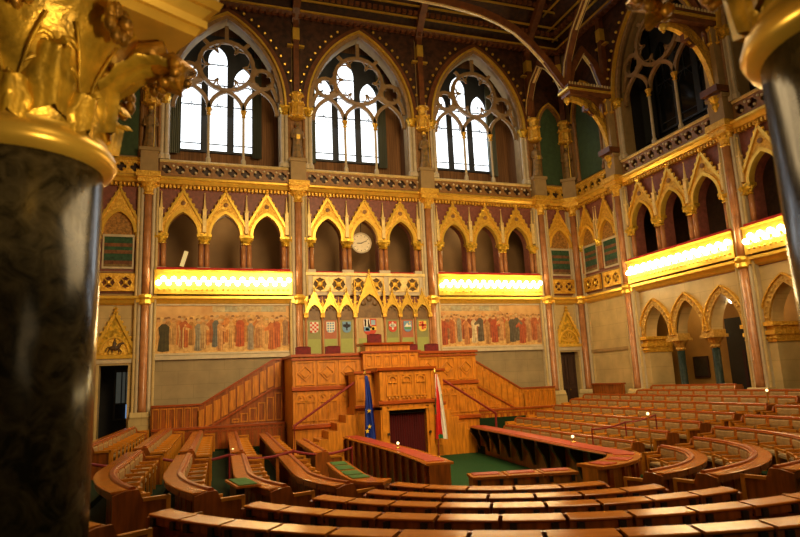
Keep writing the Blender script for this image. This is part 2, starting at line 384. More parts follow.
# ------------------------------------------------------------------ ring ledge, cornice, balustrade (each a trim run per bay)
def ledge_mesh(w):
    m = MB(); m.sect([(.02, 5.42), (-.16, 5.5), (-.22, 5.62), (-.34, 5.66), (-.34, 5.76), (.02, 5.84)], -w, w); return m
def cornice_parts(w, place, parent_name):
    t = tag(empty(parent_name), kind='structure'); put(t, place)
    m = MB(); m.sect([(.02, 10.5), (-.22, 10.56), (-.3, 10.68), (-.42, 10.72), (-.42, 10.8), (-.2, 10.9), (.02, 10.92)], -w, w); m.build('cornice', GOLD_S, t)
    m = MB(); n = max(3, int(2*w/.16))
    for i in range(n):
        x = -w+2*w*(i+.5)/n; m.box(x-.045, x+.045, -.2, 0, 10.38, 10.52)
    m.build('dentils', GOLD, t)
    return t
def balustrade_parts(w, t, gold=False):
    n = max(2, int(round(2*w/.52))); st = 2*w/n
    holes = [quatre(-w+st*(i+.5), 11.2, .2, 16) for i in range(n)]
    m = MB(); m.prism([rect(-w, w, 10.92, 11.5)]+holes, -.16, -.06); m.build('pierced_panel', ARCHB if not gold else GOLD, t)
    m = MB(); m.box(-w, w, -.02, .02, 10.92, 11.5); m.build('backing', DARKW, t)
    m = MB(); m.sect([(.02, 11.5), (-.2, 11.5), (-.24, 11.56), (-.2, 11.63), (.02, 11.66)], -w, w); m.build('coping', GOLD_P if not gold else GOLD, t)
    m = MB()
    for i in range(n):
        x = -w+st*(i+.5)
        for dx, dz in ((-.1, .1), (.1, -.1)): m.ball((x+dx, -.18, 11.2+dz), .06, 6, 4)
        m.ball((x+st/2, -.18, 11.36), .055, 6, 4)
    m.build('rosettes', WHITEST if not gold else GOLD_S, t)
c_w = cornice_parts(2.82, front(-L), 'trim_cornice'); balustrade_parts(2.7, c_w)
for p in (front(0), front(L), right(RB[0]), right(RB[1])): reuse(c_w, p)
c_n = cornice_parts(.9, front(FN[0]), 'trim_cornice_narrow'); balustrade_parts(.78, c_n, True); reuse(c_n, front(FN[1]))
c_r = cornice_parts(1.65, right(RN), 'trim_cornice_corner'); balustrade_parts(1.35, c_r, True)
l_w = tag(ledge_mesh(2.85).build('trim_ledge', GOLD_S), kind='structure'); put(l_w, front(-L))
for p in (front(L), right(RB[0]), right(RB[1])): reuse(l_w, p)
l_n = tag(ledge_mesh(.9).build('trim_ledge_narrow', GOLD_S), kind='structure'); put(l_n, front(FN[0])); reuse(l_n, front(FN[1]))
tag(put(ledge_mesh(1.65).build('trim_ledge_corner', GOLD_S), right(RN)), kind='structure')

# ------------------------------------------------------------------ lit balconies
def lit_balcony():
    t = empty('lit_balcony')
    m = MB(); n = 14; st = 5.4/n
    m.prism([rect(-2.78, 2.78, 5.84, 6.78)]+[quatre(-2.7+st*(i+.5), 6.38, .16, 16) for i in range(n)], -.36, -.24); m.build('pierced_parapet', GOLD_S, t)
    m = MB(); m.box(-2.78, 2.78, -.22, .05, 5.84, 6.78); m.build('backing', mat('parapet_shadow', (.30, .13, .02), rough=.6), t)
    m = MB(); m.sect([(.1, 6.78), (-.4, 6.78), (-.42, 6.84), (.1, 6.86)], -2.8, 2.8); m.build('rail', GOLD_S, t)
    m = MB(); m.sect([(.1, 6.86), (-.34, 6.86), (-.36, 6.93), (-.3, 6.96), (.1, 6.96)], -2.7, 2.7); m.build('velvet_rail', mat('scarlet_velvet', (.55, .012, .012), rough=.7), t)
    m = MB()
    for i in range(26):
        x = -2.6+5.2*i/25; m.ball((x, -.36, 6.03), .055, 6, 4)
    m.build('beading', GOLD, t)
    b0 = MB().ball((0, 0, 0), .108, 8, 6).mesh('light_bulb', BULB, True)
    for i in range(28):
        o = bpy.data.objects.new('light_bulb', b0); COL.objects.link(o); o.parent = t
        o.location = (-2.62+5.24*i/27, -.44, 6.45 if i % 2 else 6.29)
    return t
lb = lit_balcony()
tag(lb, 'gilded balcony front with two zigzag rows of lit bulbs, above the left painting', 'balcony', 'balcony fronts with lit bulbs'); put(lb, front(-L))
dup(lb, *front(L), 'gilded balcony front with rows of lit bulbs, above the reddish painting by the corner')
dup(lb, *right(RB[0]), 'bulb-lit gilded balcony on the side wall, above three open arches')
dup(lb, *right(RB[1]), 'bulb-lit gilded balcony of the side wall running behind the right marble column')
# centre parapet (unlit)
t = thing('pierced_parapet', 'unlit pale gallery parapet with pierced round rosettes, below the clock', 'balcony'); put(t, front(0))
for c in (-1.75, 0, 1.75):
    m = MB(); m.prism([rect(c-.74, c+.74, 6.0, 6.66)]+[quatre(c+dx, 6.33, .31, 24, 8, .25) for dx in (-.42, .42)], -.22, -.14)
    m.build('rosette_panel', GOLD_P, t)
    for dx in (-.42, .42):
        m = MB()
        for k in range(4):
            a = PI/4+k*PI/2; m.tube([(c+dx, -.18, 6.33), (c+dx+.3*math.cos(a), -.18, 6.33+.3*math.sin(a))], .03)
        m.ball((c+dx, -.19, 6.33), .12, 10, 5, (1, .4, 1)); m.build('rosette', GOLD, t)
m = MB(); m.box(-2.8, 2.8, -.12, .05, 5.84, 6.8); m.build('backing', mat('umber_recess', (.16, .09, .03), rough=.7), t)
m = MB(); m.prism([rect(-2.8, 2.8, 5.84, 6.72)]+[rect(c-.72, c+.72, 6.0, 6.66) for c in (-1.75, 0, 1.75)], -.17, -.12); m.build('stone_frame', STONE_L, t)
for c in (-2.65, -.9, .9, 2.65): MB().box(c-.12, c+.12, -.2, 0, 5.84, 6.9).build('pier', STONE_L, t)
m = MB(); m.box(-2.8, 2.8, -.26, .1, 6.72, 6.85); m.build('coping', GOLD_P, t)
m = MB(); m.box(-2.75, 2.75, -.1, .1, 6.85, 6.93); m.build('velvet_rail', MATS['scarlet_velvet'], t)

# ------------------------------------------------------------------ gilded arcade
def arch_ring(m, c, zs, a, h, wd, y0, y1, n=8):
    o = arch(c, zs, zs, a+wd, h+wd*1.15, n)[2:]; i = arch(c, zs, zs, a, h, n)[2:]
    m.prism([o+i[::-1]], y0, y1)
def crockets(m, c, half, zb, zt, n=6, r=.055, y=-.14):
    for s in (-1, 1):
        for i in range(1, n):
            f = i/n; m.ball((c+s*half*(1-f)+s*.03, y, zb+(zt-zb)*f+.05), r, 6, 4, (1, .9, 1.15))
def pinnacle(m, x, z0, z1, w=.075, y=-.16):
    zm = z0+(z1-z0)*.55
    m.box(x-w, x+w, y-w, y+w, z0, zm)
    m.lathe([(w*1.7, zm), (w*1.7, zm+.05), (w*.9, zm+.06), (w*.15, z1-.08), (w*.6, z1-.05), (0.005, z1)], x, y, 6)
def arcade():
    t = empty('gilded_arcade')
    for c in GA:
        m = MB(); arch_ring(m, c, 8.4, .60, .95, .12, -.2, .06); g = m.build('arch', GOLD_S, t)
        m = MB()
        outer = arch(c, 8.4, 8.4, .70, 1.07, 8)[2:]
        m.prism([[(c+.86, 8.4), (c+.86, 8.78), (c, 10.26), (c-.86, 8.78), (c-.86, 8.4)]+outer[::-1]], -.13, .04); m.build('gable', GOLD, t)
        m = MB(); m.ribbon([(c-.9, -.15, 8.72), (c, -.15, 10.3)], .1, .08, Vector((0, 1, 0))); m.ribbon([(c+.9, -.15, 8.72), (c, -.15, 10.3)], .1, .08, Vector((0, 1, 0)))
        crockets(m, c, .9, 8.76, 10.3, 7, .075); m.lathe([(.02, 10.24), (.05, 10.3), (.11, 10.36), (.04, 10.4), (.09, 10.46), (.01, 10.55)], c, -.16, 6)
        m.build('crocketed_edge', GOLD_S, t)
        m = MB(); m.lathe([(.1, 0), (.1, .04), (.03, .06)], 0, 0, 10); m.v = [(c+x, -.13-z, 9.75+y) for x, y, z in m.v]; m.build('rosette', ARCHB, t)
    for x in (-2.6, -.87, .87, 2.6):
        m = MB(); pinnacle(m, x, 8.5, 10.25); m.build('pinnacle', GOLD_P, t)
        m = MB()
        for dx in (-.12, .12): m.lathe([(.1, 6.96), (.1, 8.0)], x+dx, -.05, 10)
        m.build('colonnette', PINK, t, True)
        m = MB(); m.box(x-.3, x+.3, -.22, .1, 8.3, 8.42); m.lathe([(.2, 8.0), (.24, 8.04), (.2, 8.1), (.3, 8.3)], x, -.05, 8); crockets(m, x, .3, 8.18, 8.19, 3, .06, -.2); m.build('capital', GOLD_C, t)
        m = MB(); m.box(x-.26, x+.26, -.18, .1, 6.86, 7.0); m.build('base', STONE_L, t)
    return t
ar = arcade()
tag(ar, 'three gilded pointed gallery arches behind the left bulb-lit balcony of the end wall', 'arcade', 'gilded gallery arcades'); put(ar, front(-L))
dup(ar, *front(0), 'three gilded pointed gallery arches in the middle, framing the clock')
dup(ar, *front(L), 'three gilded pointed gallery arches above the reddish painting, next to corner')
dup(ar, *right(RB[0]), 'three gilded gallery arches with dark openings on the side wall, fully visible')
dup(ar, *right(RB[1]), 'gilded gallery arches on the side wall partly hidden by the right marble column')

# ------------------------------------------------------------------ windows
def tracery_mesh():
    m = MB(); N = Vector((0, 1, 0))
    def curve(pts, w=.13, d=.17): m.ribbon([(x, .2, z) for x, z in pts], d, w, N)
    def loop(c, z, r, w=.12, n=22): curve(circle(c, z, r, n)+[circle(c, z, r, n)[0]], w)
    for c, h in ((-1.5, 1.15), (0, .98), (1.5, 1.15)): curve(arch(c, 14.2, 14.2, .75, h, 8)[2:])
    loop(0, 16.42, 1.2, .16)
    for c in (-1.62, 1.62): loop(c, 15.92, .46, .11, 16)
    for sgn in (-1, 1):
        curve([(sgn*2.3, 14.9), (sgn*2.15, 15.35), (sgn*2.02, 15.6)], .12); curve([(sgn*1.5, 15.36), (sgn*1.15, 15.55), (sgn*.98, 15.72)], .1)
        curve([(sgn*1.35, 16.3), (sgn*1.15, 16.55)], .1); curve([(sgn*.75, 17.35), (sgn*1.0, 17.62)], .1)
    curve([(0, 17.62), (0, 18.4)], .1)
    for c, z, r, k in ((0, 16.42, 1.2, 6), (-1.62, 15.92, .46, 4), (1.62, 15.92, .46, 4)):
        for i in range(k):
            a = PI/2+2*PI*i/k; h = PI/k
            curve([(c+r*math.cos(a-h), z+r*math.sin(a-h)), (c+r*.6*math.cos(a-h), z+r*.6*math.sin(a-h))], .05, .06)
            curve([(c+r*q*math.cos(a+d), z+r*q*math.sin(a+d)) for d, q in ((-h, .6), (-h*.82, .8), (-h*.45, .92), (0, .97), (h*.45, .92), (h*.82, .8), (h, .6))], .05, .06)
    return m
tm = tracery_mesh().mesh('tracery', TRAC)
mull = MB()
for x in (-.75, .75): mull.lathe([(.11, 11.66), (.11, 11.9), (.062, 12), (.062, 13.95)], x, .12, 8)
mullm = mull.mesh('mullion', STONE_L, False)
mc = MB()
for x in (-.75, .75): mc.lathe([(.07, 13.93), (.11, 13.98), (.08, 14.04), (.15, 14.26)], x, .12, 8)
mcm = mc.mesh('mullion_capital', GOLD, False)
ringm = MB(); arch_ring(ringm, 0, 14.6, 2.36, 4.0, .16, -.16, .1, 14); ringm = ringm.mesh('inner_archivolt', TRAC)
ring2 = MB(); arch_ring(ring2, 0, 14.6, 2.55, 4.18, .09, -.3, .05, 14); ring2 = ring2.mesh('gilt_archivolt', GOLD_S)
ring3 = MB(); arch_ring(ring3, 0, 14.6, 2.65, 4.28, .2, -.22, .05, 14); ring3 = ring3.mesh('outer_archivolt', CEILB)
dots = MB()
for s in (-1, 1):
    pts = arch(0, 14.6, 14.6, 3.0, 4.75, 14)[2:17] if s == 1 else arch(0, 14.6, 14.6, 3.0, 4.75, 14)[16:]
    for x, z in pts[3:]:
        if abs(x) < 2.95: dots.ball((x, -.2, z), .075, 6, 4)
dots = dots.mesh('gilt_bosses', GOLD_S)
sp = MB(); so = arch(0, 14.6, 14.6, 2.86, 4.52, 14)[2:]
sp.prism([[(2.9, 14.6), (2.9, 19.4), (-2.9, 19.4), (-2.9, 14.6)]+so[::-1]], -.1, .02); sp = sp.mesh('wood_spandrel', CEILW)
jamb = MB()
for s in (-1, 1):
    for dx, r in ((2.46, .09), (2.66, .1)): jamb.lathe([(.16, 11.66), (.16, 11.85), (r, 11.95), (r, 14.2)], s*dx, -.06, 8)
jamb = jamb.mesh('jamb_shaft', STONE_L)
jc = MB()
for s in (-1, 1): jc.box(s*2.56-.24, s*2.56+.24, -.24, .1, 14.5, 14.62); jc.lathe([(.16, 14.18), (.2, 14.24), (.16, 14.3), (.26, 14.5)], s*2.56, -.06, 8)
jc = jc.mesh('jamb_capital', GOLD_C)
def lancets():
    g = MB(); f = MB()
    outer = rect(-1.68, 1.68, 12.7, 18.6)
    hs = []
    for c, zt in ((-1.17, 16.3), (0, 17.3), (1.17, 16.3)):
        h = arch(c, 12.8, zt, .43, .75, 8); hs.append(h)
        g.prism([h], 1.52, 1.54)
    f.prism([outer]+hs, 1.46, 1.58)
    for c, zt in ((-1.17, 16.3), (0, 17.3), (1.17, 16.3)):
        z = 13.1
        while z < zt+.3: f.box(c-.43, c+.43, 1.49, 1.52, z, z+.05); z += 1.05 if z > 14 else 1.9
        f.box(c-.012, c+.012, 1.49, 1.52, 14.7, zt+.5)
        for zz in (14.9, 16.2):
            f.ribbon([(c-.4, 1.5, zz-.3), (c, 1.5, zz+.25), (c+.4, 1.5, zz-.3)], .03, .03, Vector((0, 1, 0)))
    return g, f
lg, lf = lancets()
GL, LF = lg.mesh('glass', GLASS), lf.mesh('lead_frame', LEAD)
pas = MB(); pas.box(-2.6, 2.6, 1.6, 1.7, 11.4, 19.2); pas.box(-2.6, -2.5, .5, 1.7, 11.4, 19.2); pas.box(2.5, 2.6, .5, 1.7, 11.4, 19.2); pas.box(-2.6, 2.6, .5, 1.7, 11.45, 11.6)
PAS = pas.mesh('passage_wall', DRAPEB)
def pleat(x0, x1, y, z0, z1, n=10):
    m = MB(); vs = []; k = n*2
    for i in range(k+1):
        x = x0+(x1-x0)*i/k; d = .05*(1 if i % 2 else -1); vs += [(x, y+d, z0), (x, y+d, z1)]
    return m.add(vs, [(2*i, 2*i+2, 2*i+3, 2*i+1) for i in range(k)])
dr = MB()
for q in (pleat(-2.45, -1.62, 1.3, 12.5, 17.6), pleat(1.55, 2.0, 1.3, 12.5, 17.6)): dr.add(q.v, q.f)
DR = dr.mesh('drape', DRAPE)
wn = 0
def window(place, lit, dx):
    global wn; wn += 1
    t = tag(empty('window_%d' % wn), kind='structure'); put(t, place)
    for nm, me in (('tracery', tm), ('mullion', mullm), ('mullion_capital', mcm), ('inner_archivolt', ringm), ('gilt_archivolt', ring2), ('outer_archivolt', ring3), ('gilt_bosses', dots), ('wood_spandrel', sp), ('jamb_shaft', jamb), ('jamb_capital', jc), ('passage_wall', PAS if lit else PASD)):
        o = bpy.data.objects.new(nm, me); COL.objects.link(o); o.parent = t
    for nm, me in (('glass', GL if lit else GLD), ('lead_frame', LF), ('drape', DR if lit else DRD)):
        o = bpy.data.objects.new(nm, me); COL.objects.link(o); o.parent = t; o.location.x = dx
GLD = GL.copy(); GLD.materials[0] = UNLITG
PASD = PAS.copy(); PASD.materials[0] = mat('unlit_passage', (.012, .009, .007), rough=.8)  # darkened copy, the unlit depth is put in the colour
DRD = DR.copy(); DRD.materials[0] = mat('unlit_drape', (.02, .022, .02), rough=.8, stretch=(12, 12, .3))  # same drape darkened, its shade put in the colour
for u in FB: window(front(u), True, -.32)
for s in RB: window(right(s), False, 0)

# ------------------------------------------------------------------ narrow bays: blind windows, panels, gilded door gables
def blind_colours(m, c, a, z0, z1):
    bands = [(.03, .10, .045), (.03, .10, .045), (.22, .085, .03), (.035, .11, .05), (.24, .10, .035), (.03, .10, .05), (.03, .09, .05), (.20, .075, .03), (.25, .16, .05)]
    n = len(bands)
    for i, b in enumerate(bands):
        m.cur = b; za, zb = z1-(z1-z0)*(i+1)/n, z1-(z1-z0)*i/n; m.box(c-a, c+a, .0, .03, za, zb)
def blind_bay(centres, half, place, label):
    t = thing('blind_window', label, 'wall panel', *place)
    for c in centres:
        m = MB(); arch_ring(m, c, 8.4, half, half*1.55, .13, -.2, .03); m.build('arch', GOLD_S, t)
        m = MB(); out = arch(c, 8.4, 8.4, half+.1, half*1.55+.12, 8)[2:]; k = half+.24
        m.prism([[(c+k, 8.4), (c+k, 8.75), (c, 10.2), (c-k, 8.75), (c-k, 8.4)]+out[::-1]], -.13, .0); m.build('gable', GOLD, t)
        m = MB()
        for s in (-1, 1): m.ribbon([(c+s*(k+.03), -.15, 8.7), (c, -.15, 10.25)], .09, .07, Vector((0, 1, 0)))
        crockets(m, c, k, 8.72, 10.25, 6); m.lathe([(.02, 10.2), (.1, 10.32), (.03, 10.38), (.08, 10.45), (.01, 10.52)], c, -.16, 6); m.build('crocketed_edge', GOLD_S, t)
        m = MB(); m.prism([arch(c, 8.25, 8.4, half, half*1.55)], -.03, .0); m.build('tympanum', mat('tympanum_gold', (.50, .24, .045), rough=.5, metal=.2, var=.4, scale=14), t)
        m = MB(); blind_colours(m, c, half, 6.95, 8.25); m.warp(lambda x, y, z: (x, y-.05, z)); m.build('blind', BLINDM, t)
        m = MB(); m.prism([rect(c-half-.03, c+half+.03, 6.9, 8.32), rect(c-half+.03, c+half-.03, 6.98, 8.22)], -.08, 0); m.build('frame', STONE_L, t)
        m = MB(); st = half*.9
        hs = [quatre(c+s*st*.62, 6.33, .25, 24, 8, .3) for s in (-1, 1)]
        m.prism([rect(c-half-.12, c+half+.12, 5.98, 6.7)]+hs, -.16, -.05); m.build('rosette_panel', GOLD, t)
        m = MB(); m.box(c-half-.12, c+half+.12, -.05, -.02, 5.9, 6.75); m.build('backing', mat('panel_red', (.16, .045, .02), rough=.6), t)
        m = MB()
        for s in (-1, 1):
            x = c+s*st*.62
            for q in range(4):
                a = q*PI/2+PI/4; m.tube([(x, -.12, 6.33), (x+.24*math.cos(a), -.12, 6.33+.24*math.sin(a))], .028)
            m.ball((x, -.13, 6.33), .09, 8, 5)
        m.build('rosette', GOLD_S, t)
        for s in (-1, 1):
            x = c+s*(half+.17)
            m = MB(); m.lathe([(.07, 6.95), (.07, 8.1)], x, -.06, 8); m.build('colonnette', PINK, t)
            m = MB(); m.lathe([(.08, 8.08), (.13, 8.15), (.1, 8.2), (.17, 8.42)], x, -.08, 8); m.build('capital', GOLD_C, t)
            m = MB(); pinnacle(m, x, 8.45, 10.1, .05); m.build('pinnacle', GOLD_P, t)
    m = MB(); w = max(abs(c) for c in centres)+half+.3
    m.prism([rect(-w, w, 6.8, 10.4)], -.02, .005); m.build('ground', REDW, t)
    return t
blind_bay([0], .56, front(FN[0]), 'gilded blind arch with striped green blind, half hidden behind the left marble column')
blind_bay([0], .56, front(FN[1]), 'gilded blind arch with striped green blind above the corner door')
blind_bay([-.78, .78], .52, right(RN), 'pair of gilded blind arches with green blinds on the side wall beside the corner')

def door_gable(place, label, rider):
    t = thing('door_gable', label, 'gilded relief', *place)
    m = MB(); m.prism([[(-.78, 3.42), (.78, 3.42), (.0, 5.0)]], -.1, .0); m.build('gable', GOLD_C, t)
    m = MB()
    for s in (-1, 1):
        m.ribbon([(s*.84, -.12, 3.42), (0, -.12, 5.1)], .1, .1, Vector((0, 1, 0))); pinnacle(m, s*.92, 3.36, 4.75, .06, -.12)
    m.box(-.9, .9, -.2, 0, 3.3, 3.44)
    crockets(m, 0, .86, 3.46, 5.1, 8, .06, -.12); m.lathe([(.03, 5.02), (.13, 5.15), (.04, 5.2), (.1, 5.28), (.01, 5.36)], 0, -.12, 6); m.build('crocketed_edge', GOLD_S, t)
    m = MB(); arch_ring(m, 0, 3.5, .5, .62, .06, -.16, -.08); m.build('arch', GOLD_S, t)
    if rider:
        m = MB(); m.prism([arch(0, 3.46, 3.5, .49, .6)], -.11, -.09); m.build('relief_ground', GOLD, t)
        m = MB(); y = -.16
        m.ball((0, y, 3.72), .1, 10, 6, (2.0, .5, .95))                      # horse body
        m.tube([(.14, y, 3.76), (.24, y, 3.9)], .06, 6, [.075, .05]); m.ball((.29, y, 3.9), .05, 8, 5, (1.6, .7, .8))
        for x, k in ((-.16, -.06), (-.1, .04), (.12, .06), (.17, .1)): m.tube([(x, y, 3.68), (x+k, y, 3.58), (x+k*.6, y, 3.48)], .022)
        m.tube([(-.2, y, 3.76), (-.28, y, 3.7), (-.3, y, 3.58)], .022)
        m.tube([(0, y, 3.78), (.01, y, 3.98)], .055, 6, [.07, .05]); m.ball((.02, y, 4.04), .042, 8, 5); m.tube([(.02, y, 3.94), (.1, y, 3.86)], .022); m.tube([(0, y-.02, 3.8), (.06, y-.03, 3.62)], .028)
        m.build('horseman_relief', mat('dark_relief', (.10, .05, .015), rough=.5), t)
    else:
        m = MB()
        for i in range(7):
            a = PI*i/6; m.tube([(0, -.12, 3.55), (.28*math.cos(a), -.13, 3.6+.34*math.sin(a))], .03); m.ball((.3*math.cos(a), -.13, 3.6+.36*math.sin(a)), .05, 6, 4)
        m.build('leaf_relief', GOLD_S, t)
    m = MB(); m.prism([[(-.62, -.95), (-.52, -.95), (-.52, 3.05), (.52, 3.05), (.52, -.95), (.62, -.95), (.62, 3.15), (-.62, 3.15)]], -.08, .02); m.build('door_frame', STONE_C, t)
    m = MB(); m.box(-.8, .8, -.14, 0, 3.12, 3.3); m.build('lintel', STONE_L, t)
    for s in (-1, 1):
        m = MB(); m.lathe([(.1, .2), (.1, .9), (.055, 1.0), (.055, 2.9), (.1, 3.1)], s*.74, -.1, 8); m.build('door_shaft', GOLD_P, t)
door_gable(front(FN[0]), 'gilded crocketed gable with a horseman relief over the open dark doorway', True)
door_gable(front(FN[1]), 'gilded leafy crocketed gable over the dark corner door', False)
d1 = tag(empty('door_1', (FN[0], .25, 0)), kind='structure')
MB().box(-1.2, 1.2, 2.2, 2.3, -1, 3.4).build('lobby_wall', mat('lobby_dark', (.02, .02, .022), rough=.6), d1)
MB().box(.28, .5, 2.1, 2.18, .92, 1.5).build('blue_pane', BLUEG, d1)
MB().box(-.12, .5, 2.12, 2.18, 1.56, 2.85).build('grey_pane', mat('grey_glass', (.05, .055, .05), rough=.3, var=.5, scale=4, emit=(.35, .36, .28), es=.10), d1)
m = MB(); m.prism([rect(-.2, .56, .85, 2.95), rect(-.12, .24, .92, 1.5), rect(.28, .5, .92, 1.5), rect(-.12, .08, 1.56, 2.85), rect(.12, .24, 1.56, 2.85), rect(.28, .5, 1.56, 2.85)], 2.0, 2.1); m.build('pane_frame', mat('grey_frame', (.06, .065, .06), rough=.5), d1)
d2 = tag(empty('door_2', (FN[1], .2, 0)), kind='structure')
m = MB(); m.box(-.52, .52, .06, .12, -.95, 3.05)
for z0, z1 in ((-.8, .2), (.35, 1.3), (1.45, 2.85)):
    for x0, x1 in ((-.46, -.05), (.05, .46)): m.prism([rect(x0, x1, z0, z1), rect(x0+.06, x1-.06, z0+.06, z1-.06)], .02, .07)
m.build('door_leaf', DARKW, d2); MB().ball((.06, 0, 1.2), .04).build('door_handle', BRASS, d2)

# upper part of narrow bays: green cloth panels with pointed heads
def green_panel(place, half, label, zt=15.2):
    t = thing('green_panel', label, 'wall panel', *place)
    m = MB(); m.prism([arch(0, 11.75, 14.9, half, half*1.9)], -.05, -.02); m.build('cloth', GREENW, t)
    m = MB(); arch_ring(m, 0, 14.9, half, half*1.9, .13, -.2, 0); m.build('arch', ARCHB, t)
    m = MB(); arch_ring(m, 0, 14.9, half+.14, half*1.9+.16, .07, -.24, 0); m.build('gilt_arch', GOLD_S, t)
    m = MB()
    for s in (-1, 1): m.lathe([(.12, 11.7), (.12, 11.9), (.08, 12), (.08, 14.6), (.15, 14.9)], s*(half+.12), -.08, 8)
    m.build('jamb_shaft', ARCHB, t)
    m = MB(); so = arch(0, 14.9, 14.9, half+.2, half*1.9+.23)[2:]; k = half+.45
    m.prism([[(k, 14.9), (k, 19.4), (-k, 19.4), (-k, 14.9)]+so[::-1]], -.08, 0); m.build('wood_spandrel', CEILW, t)
green_panel(front(FN[0]), .6, 'plain green cloth wall panel seen past the left gilded capital')
green_panel(front(FN[1]), .6, 'green pointed wall panel between two statues near the corner')
green_panel(right(RN), .9, 'green wall panel under the timber bracket beside the corner')

# ------------------------------------------------------------------ wall shafts and statues
def shaft():
    t = empty('wall_shaft')
    m = MB(); m.box(-.46, .46, -.5, .05, .1, .95); m.sect([(.05, .95), (-.5, .95), (-.52, 1.02), (-.42, 1.2), (.05, 1.2)], -.42, .42); m.build('plinth', STONE_C, t)
    m = MB(); m.lathe([(.17, 1.2), (.15, 1.35), (.15, 5.45)], 0, -.26, 12); m.lathe([(.15, 5.8), (.15, 10.05)], 0, -.26, 12); m.build('marble_shaft', PINK, t, True)
    m = MB()
    for s in (-1, 1):
        m.box(s*.3-.1, s*.3+.1, -.18, .04, 1.2, 10.4)
        m.lathe([(.07, 1.2), (.07, 10.3)], s*.22, -.2, 8)
    m.build('stone_jamb', STONE_L, t)
    m = MB()
    for s in (-1, 1): m.lathe([(.055, 1.2), (.055, 10.3)], s*.36, -.2, 8)
    m.build('side_shaft', STONE_C, t)
    m = MB(); m.lathe([(.17, 5.4), (.24, 5.45), (.2, 5.6), (.26, 5.7), (.26, 5.78), (.17, 5.84)], 0, -.26, 12); m.box(-.34, .34, -.3, 0, 5.5, 5.76); m.build('shaft_ring', GOLD_S, t)
    m = MB(); m.lathe([(.16, 10.0), (.22, 10.05), (.17, 10.12), (.2, 10.25), (.34, 10.48)], 0, -.26, 10)
    for i in range(8):
        a = 2*PI*i/8; m.ball((.27*math.cos(a), -.26+.27*math.sin(a), 10.36), .07, 6, 4)
    m.box(-.4, .4, -.6, 0, 10.48, 10.6); m.box(-.46, .46, -.68, 0, 10.68, 10.92); m.box(-.42, .42, -.62, 0, 10.6, 10.68); m.build('capital', GOLD, t)
    m = MB(); m.box(-.34, .34, -.5, .05, 10.92, 11.85); m.box(-.4, .4, -.56, .05, 11.85, 12.0); m.build('pedestal', STONE_P, t)
    m = MB()
    for s in (-1, 1): m.lathe([(.07, 11.7), (.07, 14.2)], s*.34, -.12, 8)
    m.box(-.42, .42, -.06, .04, 10.9, 14.6); m.build('niche', ARCHB, t)
    m = MB(); m.lathe([(.2, 13.95), (.33, 14.0), (.36, 14.08), (.26, 14.16), (.26, 14.55), (.34, 14.66), (.3, 14.74), (.22, 14.8), (.24, 15.0), (.32, 15.12), (.3, 15.2), (.12, 15.26)], 0, -.28, 8)
    for i in range(8):
        a = 2*PI*i/8; c_, s_ = math.cos(a), math.sin(a)
        m.lathe([(.04, 14.1), (.04, 14.4), (.005, 14.62)], .31*c_, -.28+.31*s_, 5)
        for z_, r_ in ((14.06, .35), (14.7, .33), (15.1, .3)): m.ball((r_*c_, -.28+r_*s_, z_), .062, 6, 4)
    m.build('canopy', GOLD, t)
    m = MB(); m.box(-.13, .13, -.34, 0, 14.9, 19.4); m.build('timber_post', CEILB, t)
    m = MB(); m.box(-.16, .16, -.38, 0, 17.9, 18.5); m.box(-.4, .4, -.3, 0, 17.6, 17.68); m.build('gilt_band', GOLD_S, t)
    return t
SH = [('front', -1.5*L), ('front', -.5*L), ('front', .5*L), ('front', 1.5*L)]
sh = shaft(); tag(sh, 'tall pink marble wall shaft left of the left painting, beside the open doorway', 'wall column', 'clustered marble wall shafts'); put(sh, front(-1.5*L))
dup(sh, *front(-.5*L), 'tall pink marble wall shaft between the left painting and the coats of arms')
dup(sh, *front(.5*L), 'tall pink marble wall shaft between the coats of arms and the reddish painting')
dup(sh, *front(1.5*L), 'tall pink marble wall shaft between the reddish painting and the corner door')
sc = dup(sh, (W-.12, -.12, 0), -PI/4, 'tall pink marble wall shaft standing in the room corner')
dup(sh, *right(S5), 'tall pink marble side wall shaft between blind arches and first lit balcony')
dup(sh, *right(S6), 'tall pink marble side wall shaft between the two lit balconies, near right column')
def statue(k):
    t = empty('statue')
    m = MB(); r = [(.2, 12.0), (.23, 12.05), (.19, 12.4), (.16, 12.85), (.19, 13.2), (.2, 13.36), (.12, 13.48), (.06, 13.52), (.055, 13.58)]
    m.lathe([(a*1.22*(1+.05*math.sin(k+i)), z) for i, (a, z) in enumerate(r)], 0, -.3, 10)
    m.ball((0, -.31, 13.68), .1, 8, 6, (1, 1, 1.25))
    for s in (-1, 1): m.tube([(s*.2, -.3, 13.34), (s*.27, -.36, 13.05), (s*(.1 if s*k > 0 else .2), -.5, 12.98)], .06, 6, [.075, .06, .045])
    for i in range(6):
        a = PI+PI*i/5; m.tube([(.2*math.cos(a), -.3+.2*math.sin(a), 12.05), (.16*math.cos(a), -.3+.16*math.sin(a), 12.9)], .025)
    m.build('robed_body', BRONZE, t)
    m = MB()
    if k == 1: m.tube([(.16, -.52, 12.0), (.16, -.5, 13.9)], .02); m.ball((.16, -.5, 13.92), .05)
    else: m.box(-.08, .08, -.58, -.53, 12.9, 13.1)
    m.build('attribute', GOLD_S, t)
    m = MB(); m.lathe([(.1, 13.74), (.115, 13.76), (.1, 13.8), (.11, 13.88)] if k == 1 else [(.11, 13.66), (.115, 13.76), (.04, 13.82)], 0, -.3, 8); m.build('crown' if k == 1 else 'hair', GOLD_S if k == 1 else BRONZE, t)
    return t
st1 = statue(1); tag(st1, 'small robed statue under a gilded canopy left of the left window', 'statue', 'canopied statues between the windows'); put(st1, front(-1.5*L))
st2 = statue(-1); tag(st2, 'small robed statue under a gilded canopy between the left and middle windows', 'statue', 'canopied statues between the windows'); put(st2, front(-.5*L))
